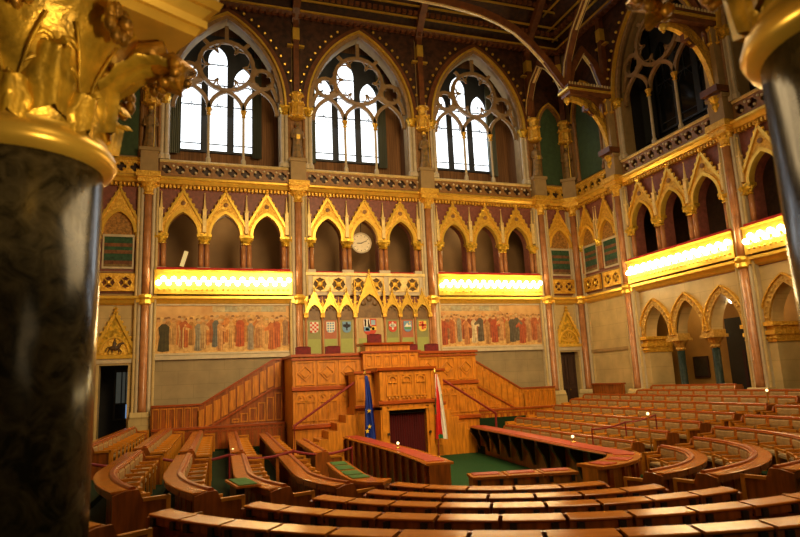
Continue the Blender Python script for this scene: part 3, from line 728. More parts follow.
dup(st1, *front(.5*L), 'small robed statue under a gilded canopy between the middle and right windows')
dup(st2, *front(1.5*L), 'small robed statue under a gilded canopy right of the right daylit window')
dup(st1, (W-.12, -.12, 0), -PI/4, 'small dark statue under its canopy in the room corner')

# ------------------------------------------------------------------ clock
t = thing('wall_clock', 'round pale wall clock with dark hands in the middle gallery arch', 'clock', (0, .62, 8.44))
def disc(r, y0, y1, n=28):
    m = MB(); m.prism([circle(0, 0, r, n)], y0, y1); return m
disc(.44, -.02, .02).build('dial', DIAL, t)
m = MB(); m.prism([circle(0, 0, .5, 28), circle(0, 0, .43, 28)], -.05, .03); m.build('rim', STONE_L, t)
m = MB()
for i in range(12):
    a = PI*i/6; m.ribbon([(.33*math.cos(a), -.025, .33*math.sin(a)), (.39*math.cos(a), -.025, .39*math.sin(a))], .02, .006, Vector((0, 1, 0)))
m.build('hour_marks', BLACK, t)
m = MB(); m.ribbon([(.05, -.03, .0), (-.22, -.03, -.02)], .035, .01, Vector((0, 1, 0))); m.build('hand', BLACK, t)
m = MB(); m.ribbon([(-.05, -.035, -.02), (.28, -.035, .12)], .025, .01, Vector((0, 1, 0))); m.build('hand', BLACK, t)
MB().tube([(0, .0, .48), (0, .0, 1.0)], .02).build('hanger', BLACK, t)
# leaning notice/pole in first arch of left bay
t = thing('wall_lamp', 'slim pale lamp strip glowing inside the leftmost gallery arch', 'lamp', (-L-1.7, 2.55, 7.9))
MB().ribbon([(-.08, 0, -.35), (.12, 0, .35)], .18, .05, Vector((0, 1, 0))).build('tube', mat('pale_tube', (.8, .55, .2), emit=(1, .7, .25), es=.7), t)
MB().box(-.1, -.05, 0, .05, -1.15, -.35).build('stem', BRASS, t)

# ------------------------------------------------------------------ armorial screen and coats of arms
scr = thing('armorial_screen', 'gilded gabled screen framing the coats of arms behind the speaker desk', 'wall screen'); put(scr, front(0)); scr.location.y = -.3
NX = [-2.5, -1.78, -1.06, 0, 1.06, 1.78, 2.5]
m = MB(); m.box(-2.95, 2.95, -.04, .29, 2.9, 5.42); m.build('ground', STONE_C, scr)
for c in NX:
    big = c == 0; a, zs, h, zt = (.55, 5.0, .85, 6.72) if big else (.28, 4.96, .42, 5.9)
    m = MB(); arch_ring(m, c, zs, a, h, .07, -.24, -.04); o = arch(c, zs, zs, a+.06, h+.07)[2:]; k = a+.1
    m.prism([[(c+k, zs), (c+k, zs+.1), (c, zt), (c-k, zs+.1), (c-k, zs)]+o[::-1]], -.2, -.04)
    for s in (-1, 1): m.ribbon([(c+s*k, -.22, zs+.1), (c, -.22, zt+.04)], .06, .06, Vector((0, 1, 0)))
    crockets(m, c, k, zs+.2, zt, 6 if big else 4, .045, -.22); m.lathe([(.02, zt-.05), (.05, zt+.08), (.02, zt+.12), (.045, zt+.18), (.005, zt+.28)], c, -.22, 6)
    m.build('gable', GOLD_S, scr)
    m = MB()
    for q in (-1, 0, 1): m.ball((c+q*a*.5, -.12, zs+h*(.55 if q else .78)), a*.24, 8, 5, (1, .4, 1))
    m.prism([arch(c, zs-.25 if not big else zs-.2, zs, a, h)], -.08, -.05)
    m.build('cusps', mat('umber_tracery', (.22, .12, .04), rough=.5), scr)
for x in (-2.86, -2.14, -1.42, -.68, .68, 1.42, 2.14, 2.86):
    m = MB(); m.lathe([(.075, 2.9), (.075, 3.2), (.05, 3.26), (.05, 4.7), (.09, 4.95)], x, -.14, 8); m.build('colonnette', PINK, scr)
    m = MB(); m.box(x-.09, x+.09, -.24, 0, 4.82, 5.0); pinnacle(m, x, 5.0, 5.75 if abs(x) > .7 else 6.7, .05, -.18); m.build('pinnacle', GOLD, scr)
def shield_pts(w, h, n=6):
    pts = [(-w, h), (w, h)]
    pts += [(w*math.cos(PI/2*i/n)**.8 if i < n else 0, -h*.25-h*.75*math.sin(PI/2*i/n)) for i in range(n+1)]
    pts += [(-x, z) for x, z in pts[-2:1:-1]]
    return pts[::-1]
def arms(i, c, ground, label):
    t = thing('coat_of_arms', label, 'coat of arms', (c, -.35, 4.4), 0, 'coats of arms on the end wall')
    a = .27 if c else .52
    m = MB(); m.cur = ground
    m.box(-a, a, -.02, 0, -.6 if c else -.9, .55 if c else .95); m.build('painted_panel', FLAT, t)
    m = MB(); m.cur = (.34, .38, .10); m.box(-a, a, -.025, -.02, -1.1 if c else -1.25, -.5)
    m.build('painted_border', FLAT, t)
    m = MB(); R, Wh, B, Y, G = (.55, .05, .02), (.8, .76, .66), (.16, .32, .52), (.85, .6, .1), (.1, .3, .1)
    w, h = (.19, .24) if c else (.3, .36)
    m.cur = {0: Wh, 1: Wh, 2: B, 3: R, 4: R, 5: B, 6: Y}[i]
    m.prism([shield_pts(w, h)], -.05, -.02); s = m.build('shield', FLAT, t)
    m = MB(); y0, y1 = -.06, -.05
    def q(x0, x1, z0, z1, col): m.cur = col; m.box(x0, x1, y0, y1, z0, z1)
    def d(x, z, r, col, n=10): m.cur = col; m.prism([circle(x, z, r, n)], y0, y1)
    if i == 0:
        for r in range(5):
            for k in range(4):
                if (r+k) % 2 == 0: q(-.18+.09*k, -.09+.09*k, .14-.09*r+.0, .23-.09*r, R)
    elif i == 1:
        for r in range(4):
            for k in range(3): d(-.11+.11*k, .17-.11*r, .042, B); 
    elif i == 2:
        d(0, .05, .1, (.03, .03, .05)); d(-.1, .06, .07, (.03, .03, .05)); d(.1, .06, .07, (.03, .03, .05)); d(0, .17, .05, (.03, .03, .05)); q(-.03, .03, -.14, 0, (.03, .03, .05))
    elif i == 3:
        q(-.29, 0, 0, .35, Wh); q(0, .29, -.15, 0.02, Y); q(-.29, 0, -.2, 0, B); q(.05, .25, .08, .3, (.3, .45, .6)); q(-.25, -.17, .02, .33, R); q(-.1, -.04, .02, .33, R); q(-.2, .2, -.3, -.2, R); d(0, .02, .09, (.75, .3, .2)); d(.14, -.08, .07, G); q(-.2, -.05, -.17, -.05, (.3, .45, .2))
    elif i == 4:
        d(0, .04, .09, Wh); d(-.09, .06, .07, Wh); d(.09, .06, .07, Wh); d(0, .16, .05, Wh); q(-.04, .04, -.14, 0, Wh)
    elif i == 5:
        m.cur = Wh; m.prism([[(-.17, -.02), (-.02, .16), (.05, .02), (.12, .1), (.17, -.02)]], y0, y1); q(-.15, .15, -.13, -.04, G); d(.1, .17, .04, Y)
    elif i == 6:
        q(-.05, .05, -.15, .22, R); q(-.18, .18, .0, .09, R); d(-.11, .16, .05, R); d(.11, -.06, .05, R)
    m.build('charge', FLAT, t)
GR, RD = (.26, .26, .09), (.42, .13, .06)
labs = ['white and red checked shield on green panel, leftmost of the wall coats of arms', 'pale blue spotted shield on red panel, second coat of arms from the left', 'blue shield with black eagle on green panel, left of the central arms',
        'large quartered coat of arms under the tallest central gable', 'red shield with white eagle, just right of the central arms', 'blue shield with white peak on red panel, second from the right', 'yellow and red crossed shield on green panel, rightmost of the wall coats of arms']
for i, c in enumerate(NX): arms(i, c, GR if i in (0, 2, 4, 6) else (RD if i != 3 else (.5, .33, .14)), labs[i])

# ------------------------------------------------------------------ floors
tag(MB().box(-W-.4, W+2.5, -29, .5, WELL_Z-.3, WELL_Z).build('floor', CARPET), kind='structure')
CX, CY = -1.0, -14.3
RAD = [3.6, 4.6, 5.6, 6.8, 8.1, 9.3, 10.5]
ZL = [.12, .17, .23, .32, .43, .55, .68]
ZA = [.15, .23, .32, .43, .58, .70, .82]          # desk edge heights, left and front blocks
ZQ = [.15, .25, .41, .63, .82, .96, 1.10]          # right curved block
ZR = [.155, .32, .50, .665, .845, .995, 1.135, 1.31]         # right straight block
RADL = [3.6, 4.65, 5.8, 7.05, 8.15, 9.4]
QX, QY = -.45, -14.0
RADQ = [3.78, 4.9, 6.0, 7.2, 8.4, 9.6, 10.8, 11.32]
SL, SR = .05, .07                                 # how far the two straight arms splay
FH = .78
def lx(k, y): return CX-RADL[k]+SL*(y-CY)
def rx(k, y): return QX+RADQ[k]+SR*(y-CY)
def tier(name, k, z, path_in, path_out):
    m = MB(); n = len(path_in); vs = []; fs = []
    for (a, b) in zip(path_in, path_out): vs += [(a[0], a[1], z), (b[0], b[1], z), (a[0], a[1], WELL_Z-.05), (b[0], b[1], WELL_Z-.05)]
    for i in range(n-1):
        p = 4*i; q = p+4
        fs += [(p, p+1, q+1, q), (p, q, q+2, p+2), (p+1, p+3, q+3, q+1)]
    fs += [(0, 2, 3, 1), (4*n-4, 4*n-3, 4*n-1, 4*n-2)]
    tag(m.add(vs, fs).build(name, CARPET_D), kind='structure')
def arcp(r, a0, a1, n=24, cx=None, cy=None): return [((CX if cx is None else cx)+r*math.cos(math.radians(a0+(a1-a0)*i/n)), (CY if cy is None else cy)+r*math.sin(math.radians(a0+(a1-a0)*i/n))) for i in range(n+1)]
for k in range(7):
    ri = RAD[k]-.9; ro = (RAD[k+1]-.9) if k < 6 else 16.0
    pin = [(max(-W, CX-ri+SL*(-1.4-CY)), -1.4)]+arcp(ri, 180, 205); pout = [(max(-W, CX-ro+SL*(-1.4-CY)), -1.4)]+arcp(ro, 180, 205)
    pout = [(max(-W, x), max(-28.9, y)) for x, y in pout]
    tier('floor_tier', k, ZA[k]-FH, pin, pout)
    pin, pout = arcp(ri, 205, 280), [(max(-W, x), max(-28.9, y)) for x, y in arcp(ro, 205, 280)]
    tier('floor_tier', k, ZL[k]-FH, pin, pout)
    qi, qo = RADQ[k]-.9, (RADQ[k+1]-.9 if k < 6 else 17.0)
    if k == 6: tag(MB().box(W-1.2, W+.1, -9.5, -4.6, WELL_Z, ZR[7]-FH).build('floor_tier', CARPET_D), kind='structure')
    pin = arcp(qi, 279, 362, 24, QX, QY); pout = [(min(W, x), max(-28.9, y)) for x, y in arcp(qo, 279, 362, 24, QX, QY)]
    tier('floor_tier', k, ZQ[k]-FH, pin, pout)
    y0, y1 = CY+.5, -1.4 if k > 1 else -3.4
    pin = [(min(W, QX+qi+SR*(y-CY)), y) for y in (y0, y1)]; pout = [(min(W, QX+qo+SR*(y-CY)), y) for y in (y0, y1)]
    if k == 6: pout = [(W, y0), (W, y1)]
    tier('floor_tier', k, ZR[k]-FH, pin, pout)
tag(MB().box(4.2, W+2.3, -1.4, 0, WELL_Z-.1, FLOOR_Z).build('floor_landing', CARPET_D), kind='structure')
tag(MB().box(-W, -4.4, -1.4, 0, WELL_Z-.1, -.3).build('floor_landing_left', CARPET_D), kind='structure')
tag(MB().box(W, W+2.4, -24, 0, WELL_Z-.1, FLOOR_Z).build('floor_aisle', CARPET_D), kind='structure')

# ------------------------------------------------------------------ podium
pod = thing('podium', 'large carved orange oak podium with sloping side walls against the end wall', 'podium')
PY = -2.9
def panel_frame(m, x0, x1, z0, z1, y, w=.06, d=.04): m.prism([rect(x0, x1, z0, z1), rect(x0+w, x1-w, z0+w, z1-w)], y-d, y)
m = MB(); m.box(-3.85, 3.85, PY, PY+.2, WELL_Z, 3.05); m.box(-3.85, -3.65, PY+.2, -.3, WELL_Z, 3.05); m.box(3.65, 3.85, PY+.2, -.3, WELL_Z, 3.05); m.box(-3.65, 3.65, PY+.2, -.06, 1.9, 2.1)
m.build('body', WOOD, pod)
m = MB(); m.box(-3.93, 3.93, PY-.1, PY+.3, 3.03, 3.13); m.box(-3.93, -3.6, PY+.3, -.2, 3.03, 3.13); m.box(3.6, 3.93, PY+.3, -.2, 3.03, 3.13); m.sect([(PY, 1.72), (PY-.1, 1.76), (PY-.1, 1.86), (PY, 1.9)], -3.9, 3.9); m.box(-3.9, 3.9, PY-.08, PY, 2.9, 2.96)
m.sect([(PY, .3), (PY-.12, .36), (PY-.12, .46), (PY, .5)], -3.9, 3.9)
m.build('moulding', RAILM, pod)
xs = [-3.8, -2.95, -2.1, -1.25, 1.25, 2.1, 2.95, 3.8]
for a, b in zip(xs, xs[1:]):
    if a == -1.25: continue
    m = MB(); panel_frame(m, a+.05, b-.05, 1.95, 2.87, PY); m.build('carved_panel', ARMM, pod); c = (a+b)/2
    m = MB(); m.prism([[(c-.3, 2.41), (c, 2.71), (c+.3, 2.41), (c, 2.11)][::-1], [(c-.24, 2.41), (c, 2.65), (c+.24, 2.41), (c, 2.17)][::-1]], PY-.05, PY)
    m.prism([quatre(c, 2.41, .17, 16)], PY-.05, PY); m.build('diamond_carving', ARMM, pod)
    for q in (a+.05, c+.01):
        m = MB(); panel_frame(m, q, q+.4, .6, 1.35, PY, .05); m.prism([arch(q+.2, 1.36, 1.45, .19, .2, 4), arch(q+.2, 1.39, 1.45, .13, .13, 4)], PY-.04, PY); m.prism([circle(q+.2, 1.53, .045, 8)], PY-.06, PY)
        m.build('arched_panel', ARMM, pod)
# sloping wings
for s, nm in ((-1, 'wing'), (1, 'wing')):
    m = MB(); pts = [(s*3.85, WELL_Z), (s*3.85, 3.03), (s*4.3, 3.03), (s*7.1, 1.36), (s*8.95, 1.36), (s*8.95, WELL_Z)]
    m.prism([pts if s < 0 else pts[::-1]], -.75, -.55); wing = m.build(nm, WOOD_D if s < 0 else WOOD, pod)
    m = MB(); m.ribbon([(s*3.85, -.65, 3.06), (s*4.3, -.65, 3.06), (s*7.1, -.65, 1.4), (s*8.95, -.65, 1.4)], .3, .07)
    m.ribbon([(s*3.85, -.78, 1.9), (s*4.3, -.78, 1.9), (s*6.9, -.78, .42), (s*8.95, -.78, .42)], .1, .06)
    m.build('wing_rail', RAILM, wing)
    m = MB()
    for i in range(11):
        x = 4.0+i*.3; zt = 3.0-max(0, (x+.25-4.3))*.597; zb = 2.0-max(0, (x-4.3))*.57
        if zt-zb > .3: m.prism([[(s*x, zb), (s*(x+.24), zb-.1), (s*(x+.24), zt-.1), (s*x, zt-.02)][::s], ], -.79, -.75)
    for i in range(6): panel_frame(m, *sorted((s*(7.2+i*.29), s*(7.45+i*.29))), .5, 1.3, -.75, .04)
    for i in range(9):
        x = 3.95+i*.34; zt = 1.72-max(0, (x+.3-4.3))*.57
        if zt > .75: panel_frame(m, *sorted((s*x, s*(x+.3))), .62, zt, -.75, .05)
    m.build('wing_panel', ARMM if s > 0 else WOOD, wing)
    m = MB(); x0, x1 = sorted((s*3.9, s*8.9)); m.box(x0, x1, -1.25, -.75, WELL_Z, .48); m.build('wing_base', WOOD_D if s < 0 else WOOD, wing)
    m = MB(); m.box(x0, x1, -1.3, -.75, .48, .56)
    for i in range(16): xx = x0+.1+i*.3; m.prism([rect(xx, xx+.26, -.5, .4), rect(xx+.04, xx+.22, -.45, .35)], -1.28, -1.24)
    m.build('base_rail', RAILM, wing)
# central bulge and speaker desk
m = MB(); m.box(-1.15, 1.15, PY-.35, PY, 1.2, 3.14); m.box(-1.0, .86, PY-.2, PY+.6, 3.1, 3.42); m.build('speaker_desk', WOOD, pod)
m = MB(); m.sect([(PY-.34, 3.42), (PY-.36, 3.5), (PY+.8, 3.52), (PY+.8, 3.42)], -1.12, .98); m.box(-1.25, 1.25, PY-.42, PY+.1, 3.1, 3.17); m.build('speaker_desk_top', RAILM, pod)
m = MB()
for i in range(6):
    x = -1.05+.36*i; panel_frame(m, x, x+.3, 2.5, 3.02, PY-.35, .05); m.prism([arch(x+.15, 2.6, 2.8, .08, .12, 4)], PY-.38, PY-.35)
m.build('speaker_desk_panel', ARMM, pod)
# front lectern block with curtained doorway
BY = -5.0
m = MB(); m.box(-1.05, -.72, BY, BY+1.9, WELL_Z, 1.05); m.box(.72, 1.05, BY, BY+1.9, WELL_Z, 1.05); m.box(-1.05, 1.05, BY, BY+1.9, .95, 2.34); m.box(-1.75, 1.75, BY+.75, PY-.3, 1.0, 2.3); m.box(-1.7, -1.05, BY+.9, PY, WELL_Z, 1.0); m.box(1.05, 1.7, BY+.9, PY, WELL_Z, 1.0); m.box(-.72, .72, BY+.6, BY+.7, WELL_Z, .95)
lec = m.build('lectern_block', WOOD, pod)
m = MB(); m.sect([(BY, 2.32), (BY-.12, 2.36), (BY-.14, 2.46), (BY+1.9, 2.46), (BY+1.9, 2.32)], -1.15, 1.15); m.sect([(BY+.75, 2.26), (BY+.65, 2.3), (BY+.65, 2.38), (PY, 2.38), (PY, 2.26)], -1.82, 1.82)
m.sect([(BY, 1.12), (BY-.1, 1.16), (BY-.1, 1.24), (BY, 1.28)], -1.12, 1.12); m.sect([(BY+.75, 1.0), (BY+.67, 1.04), (BY+.67, 1.12), (BY+.75, 1.14)], -1.8, 1.8); m.build('block_moulding', RAILM, lec)
m = MB()
for i in range(3):
    x = -.8+i*.55; panel_frame(m, x, x+.48, 1.42, 2.22, BY, .05, .05); m.prism([arch(x+.24, 1.9, 2.0, .17, .17, 5), arch(x+.24, 1.94, 2.0, .12, .11, 5)], BY-.05, BY)
    for j in range(3): m.ball((x+.1+.14*j, BY-.02, 1.36), .055, 6, 4)
    m.box(x+.22, x+.26, BY-.04, BY, 1.46, 2.0)
for s in (-1, 1):
    m.box(s*.9-.09, s*.9+.09, BY-.05, BY, -.8, 1.05); m.box(s*1.0-.05, s*1.0+.05, BY-.06, BY, 1.3, 2.3)
    panel_frame(m, *sorted((s*1.15, s*1.68)), 1.3, 2.2, BY+.75, .06); panel_frame(m, *sorted((s*1.15, s*1.66)), -.5, .9, BY+.9, .06)
m.box(-.8, .8, BY-.05, BY, .93, 1.0); m.build('block_panel', ARMM, lec)
c = pleat(-.72, .72, BY+.3, WELL_Z+.02, .95, 16); cu = c.build('doorway_curtain', CURTAIN, pod)
MB().box(-.72, .72, BY+.15, BY+.35, .80, .95).build('black_strip', mat('black_void', (.006, .002, .003), rough=.9), cu)  # near-black strip across the head of the doorway
for s in (-1, 1): MB().box(s*.8-.03, s*.8+.03, BY-.16, BY-.04, .06, .14).build('doorway_hook', BLACK, lec)
# stairs up to the block
for s in (-1, 1):
    m = MB()
    for i in range(7):
        x0 = 3.75-.33*i; a, b = sorted((s*x0, s*(x0-.33 if i < 6 else 1.7))); m.box(a, b, -4.05, PY, WELL_Z, -.55+.27*i)
    st = m.build('stair', WOOD, pod)
    m = MB(); m.tube([(s*4.0, -4.1, WELL_Z), (s*4.0, -4.1, .55), (s*1.75, -4.1, 1.98)], .045, 8); m.build('handrail', HANDR, st)
# dais chairs
def armchair(label, loc, high=False):
    t = thing('dais_chair', label, 'chair', loc, 0, 'red velvet chairs on the dais')
    h = 1.55 if high else 1.36; w = .31
    m = MB(); m.box(-w, w, .2, .3, .45, h); m.prism([[(-w, h), (-w*.6, h+.02), (w*.6, h+.02), (w, h)]][:1] and [[(-w, h-.01), (w, h-.01), (w*.6, h+.03), (-w*.6, h+.03)]], .2, .3); m.build('backrest', VELVET, t)
    MB().box(-w, w, -.25, .22, .40, .5).build('seat', VELVET, t)
    for sx in (-1, 1):
        for y in (-.2, .25): MB().tube([(sx*.27, y, 0), (sx*.27, y, .42)], .03).build('leg', DARKW, t)
        m = MB(); m.tube([(sx*.32, .22, .68), (sx*.32, -.2, .68), (sx*.32, -.2, .42)], .03); m.build('armrest', DARKW, t)
DZ = 2.108
for lab, x, hi in (('dark red chair back at the left end of the dais', -3.26, False), ('dark red chair back second from the left end of the dais', -2.05, False), ('dark red chair back just right of the speaker desk', 1.32, False), ('dark red chair back at the right end of the dais', 2.28, False)):
    armchair(lab, (x, -2.15, DZ))
MB_ = MB().box(-.5, .5, -2.4, -1.2, 2.1, 2.4); MB_.build('speaker_step', WOOD, pod)
armchair('dark red speaker chair raised highest behind the central desk', (-.15, -1.75, 2.408), True)

# ------------------------------------------------------------------ flags
def flag_cloth(width, cols, z1, z0, seed, k=10):
    random.seed(seed); m = MB(); nx, nz = 14, k; P = []
    for i in range(nz+1):
        f = i/nz; w = .05+width*(f**.75)
        P.append([((-.25+j/nx)*w+.03*math.sin(3*f+j), -.06*math.sin(j*1.9+f*2)*min(1, f*2.5+.15)-.05, z1+(z0-z1)*f-(.1*f*abs(j/nx-.4))) for j in range(nx+1)])
    for i in range(nz):
        for j in range(nx):
            m.cur = cols(i/nz, j/nx); m.add([P[i][j], P[i][j+1], P[i+1][j+1], P[i+1][j]], [(0, 1, 2, 3)])
    return m
def flagpole(t, h):
    m = MB(); m.tube([(0, 0, .06), (0, 0, h)], .02, 8); p = m.build('pole', HANDR, t)
    m = MB(); m.lathe([(.2, 0), (.2, .03), (.06, .08), (.03, .12)], 0, 0, 12); m.build('stand', BRASS, t)
    m = MB(); m.lathe([(.02, h), (.05, h+.05), (.03, h+.1), (.005, h+.2)], 0, 0, 8); m.build('finial', BRASS, t)
f1 = thing('flag', 'blue flag with yellow stars hanging on a pole left of the curtained doorway', 'flag', (-1.62, -5.15, WELL_Z))
flagpole(f1, 3.12)
BL = (.012, .04, .33)
cl = flag_cloth(.42, lambda a, b: BL, 3.1, .75, 3).build('cloth', CLOTHV, f1)
m = MB()
for x, z in ((.06, 1.87), (-.02, 1.18), (.06, 1.33)):
    pts = [((.085 if i % 2 == 0 else .036)*math.sin(PI*i/5), (.085 if i % 2 == 0 else .036)*math.cos(PI*i/5)) for i in range(10)]
    m.prism([[(x+a, z+b) for a, b in pts]], -.155, -.15)
m.build('star', mat('flag_yellow', (.85, .6, .03), rough=.6), cl)
f2 = thing('flag', 'red white and green flag hanging on a pole right of the curtained doorway', 'flag', (1.05, -5.2, WELL_Z))
flagpole(f2, 3.08)
RD_, WH_, GN_ = (.62, .018, .014), (.78, .74, .68), (.02, .22, .07)
def hun(a, b):
    if b < .2: return WH_ if a < .36 else (GN_ if a < .62 else RD_)
    if b < .62: return RD_ if a < .88 else GN_
    if b < .9: return WH_
    return GN_ if a > .3 else WH_
cl = flag_cloth(.46, hun, 3.06, .75, 5, 16).build('cloth', CLOTHV, f2)

# ------------------------------------------------------------------ bench units
def bend(R):
    if R is None: return lambda x, y, z: (x, y, z)
    return lambda x, y, z: ((R+y)*math.sin(x/R), (R+y)*math.cos(x/R)-R, z)
UC = {}
def unit(R, w, style):
    """returns a list of (part name, mesh) for one bench place; local y outward, desk edge at z=FH"""
    key = (R, round(w, 3), style)
    if key in UC: return UC[key]
    f = bend(R); n = 4 if R else 1; h = w/2-.004; out = []; g = .012
    ph = FH; D0 = -.27                        # panel line behind the desk edge
    m = MB(); m.box(-h, h, D0-.035, D0+.035, 0, ph, n)
    if style == 'front': m.sect([(D0+.035, .1), (D0+.055, .12), (D0+.055, .5), (D0+.035, .52)], -h+.06, h-.06, n)
    else:
        for q in (-.25, .25): m.sect([(D0+.03, .06), (D0+.055, .06), (D0+.055, ph-.12), (D0+.03, ph-.12)], q*w-.2*w, q*w+.2*w, n)
    out.append(('back_panel', m.warp(f).mesh('back_panel', WOOD_D)))
    g = .022 if style == 'front' else .004
    m = MB(); m.sect([(D0, FH+.012), (D0, FH-.02), (-.01, FH-.03), (0, FH-.022), (0, FH-.006), (-.012, FH+.002)], -h+g, h-g, n)
    out.append(('desk_top', m.warp(f).mesh('desk_top', DESKM)))
    m = MB(); m.sect([(-.05, FH-.12), (-.022, FH-.12), (-.022, FH-.028), (-.05, FH-.028)], -h+.02, h-.02, n)
    out.append(('apron', m.warp(f).mesh('apron', WOOD_D)))
    if style == 'front':
        for s in (-1, 1):
            m = MB(); m.box(s*w*.31-.04, s*w*.31+.04, -.06, .012, FH-.135, FH-.04); m.box(s*w*.31-.03, s*w*.31+.03, D0, -.05, FH-.15, FH-.122)
            out.append(('bracket', m.warp(f).mesh('bracket', BLACK)))
    else:
        m = MB(); m.sect([(D0-.06, ph+.0), (D0-.06, ph+.03), (D0-.04, ph+.042), (D0+.02, ph+.042), (D0+.03, ph+.03), (D0+.03, ph)], -h, h, n)
        out.append(('top_rail', m.warp(f).mesh('top_rail', RAILM)))
        m = MB(); m.prism([rect(-h, h, .40, ph), rect(-h+.05, h-.05, .46, ph-.02)], D0-.09, D0-.035); out.append(('back_frame', m.warp(f).mesh('back_frame', SEATF)))
        m = MB(); m.sect([(D0-.036, .46), (D0-.07, .49), (D0-.095, .6), (D0-.095, ph-.07), (D0-.07, ph-.02), (D0-.036, ph-.02)], -h+.06, h-.06, n); out.append(('backrest', m.warp(f).mesh('backrest', TAN)))
        m = MB(); m.sect([(D0-.1, .41), (D0-.13, .45), (D0-.38, .46), (D0-.42, .43), (D0-.42, .38), (D0-.1, .37)], -h+.08, h-.08, n); out.append(('seat', m.warp(f).mesh('seat', TAN)))
        m = MB(); m.box(-h+.004, -h+.06, D0-.45, D0-.1, .56, .61); m.box(-h+.004, -h+.06, D0-.45, D0-.40, 0, .56); m.box(-h+.06, h-.1, D0-.45, D0-.41, .52, .57); out.append(('armrest', m.warp(f).mesh('armrest', ARMM)))
    UC[key] = out
    return out
NU = 0
def place(x, y, z, rz, R, w, style, label, group):
    global NU; NU += 1
    nm, cat = ('desk', 'desk') if style == 'front' else ('bench_seat', 'bench seat')
    t = thing(nm, label, cat, (x, y, z), rz, group)
    for pn, me in unit(R, w, style):
        o = bpy.data.objects.new(pn, me); COL.objects.link(o); o.parent = t
    return t
def end_panel(t, w, R, side):
    m = MB(); h = w/2; x0, x1 = (h, h+.05) if side > 0 else (-h-.05, -h)
    m.prism([[(-.75, 0), (-.02, 0), (-.02, FH-.05), (-.2, FH), (-.36, FH), (-.42, .64), (-.75, .60)]], x0, x1)
    m.v = [(y, x, z) for x, y, z in m.v]
    m.build('end_panel', WOOD_D, t)
    m = MB(); a, b = (h, h+.07) if side > 0 else (-h-.07, -h); m.box(a, b, -.8, -.74, 0, .66); m.box(a, b, -.78, -.42, .61, .66); m.build('end_post', ARMM, t)
def arc_row(k, z, a0, a1, n, style, lab, group, e0=True, e1=True, geo=None):
    CX, CY, R = geo or (-1.0, -14.3, RAD[k]); w = math.radians(abs(a1-a0))*R/n
    for i in range(n):
        a = math.radians(a0+(a1-a0)*(i+.5)/n)
        t = place(CX+R*math.cos(a), CY+R*math.sin(a), z-FH, a-PI/2, R, w, style, lab(i, n), group)
        # local +x is the clockwise tangent (towards falling angle)
        d = -1 if a1 > a0 else 1
        if e0 and i == 0: end_panel(t, w, R, -d)
        if e1 and i == n-1: end_panel(t, w, R, d)
def arm_row(side, k, z, y0, y1, lab, group, e0=True, e1=True, pitch=.72):
    fx, sl = (lx, SL) if side < 0 else (rx, SR)
    ln = abs(y1-y0)*math.hypot(1, sl); n = max(1, int(round(ln/pitch))); w = ln/n
    rz = (PI/2 if side < 0 else -PI/2)-math.atan(sl)
    for i in range(n):
        y = y0+(y1-y0)*(i+.5)/n
        t = place(fx(k, y), y, z-FH, rz, None, w, 'seat', lab(i, n), group)
        d = -1 if side > 0 else 1     # local +x: left arm +Y, right arm -Y
        if e0 and i == 0: end_panel(t, w, None, d)       # end nearest the front wall (y0)
        if e1 and i == n-1: end_panel(t, w, None, -d)
ROWN = ['innermost', 'second', 'third', 'fourth', 'fifth', 'sixth', 'seventh', 'back wall']
def L_(txt): return txt
# front curved block: desks seen from behind
FS = [(206, 268.5, 5), (212, 273, 7), (210, 276.6, 9), (209.6, 279, 11), (208.7, 280, 14)]
for k, (a0, a1, n) in enumerate(FS):
    arc_row(k, ZL[k], a0, a1, n, 'front', lambda i, n, k=k: '%s polished desk from left in the %s curved front row' % (ORD[i], ['farthest', 'second farthest', 'middle', 'second nearest', 'nearest'][k]), 'curved desks of the front block')
arc_row(5, ZL[5], 203, 214, 2, 'front', lambda i, n: '%s desk of the partly cut off row at the bottom left edge' % ORD[i], 'curved desks of the front block')
# right curved block
QS = [(352, 280, 6), (356, 279, 9), (361, 281, 11), (362, 300, 10), (362, 318, 8), (362, 330, 6), (362, 340, 4)]
for k, (a0, a1, n) in enumerate(QS):
    arc_row(k, ZQ[k], a0, a1, n, 'seat', lambda i, n, k=k: '%s tan seat from far end in %s row, right curved block' % (ORD[i], ROWN[k]), 'seats of the right curved block', geo=(QX, QY, RADQ[k]))
# left block: near part (straight then curved) and far part
LE = [202, 203.5, 201.5, 201.5, 200.5]
for k in range(5):
    R = RADL[k]
    if k: arm_row(-1, k, ZA[k], -10.7, CY, lambda i, n, k=k: '%s tan seat behind rope in %s row, near left block' % (ORD[i], ROWN[k]), 'seats of the near left block', True, False)
    if k: arc_row(k, ZA[k], 180, LE[k], max(2, int(round(math.radians(LE[k]-180)*R/.72))), 'seat', lambda i, n, k=k: '%s seat along curved end of %s row, near left block' % (ORD[i], ROWN[k]), 'seats of the near left block', False, True, geo=(CX, CY, RADL[k]))
    arm_row(-1, k, ZA[k], [-5.2, -2.2, -1.9, -1.6, -1.5][k], -9.7, lambda i, n, k=k: '%s tan seat from podium in %s row, far left block' % (ORD[i], ROWN[k]), 'seats of the far left block')
arm_row(-1, 5, ZA[5], -1.5, -9.7, lambda i, n: '%s seat from doorway in the row beside the left column' % ORD[i], 'seats of the far left block')
# right block, straight rows
for k in range(8):
    arm_row(1, k, ZR[k], [-5.6, -4.3, -4.0, -3.4, -2.8, -2.0, -4.4, -4.75][k], -13.4 if k < 7 else -9.4, lambda i, n, k=k: '%s tan seat from podium in %s row, right straight block' % (ORD[i], ROWN[k]), 'seats of the right straight block')
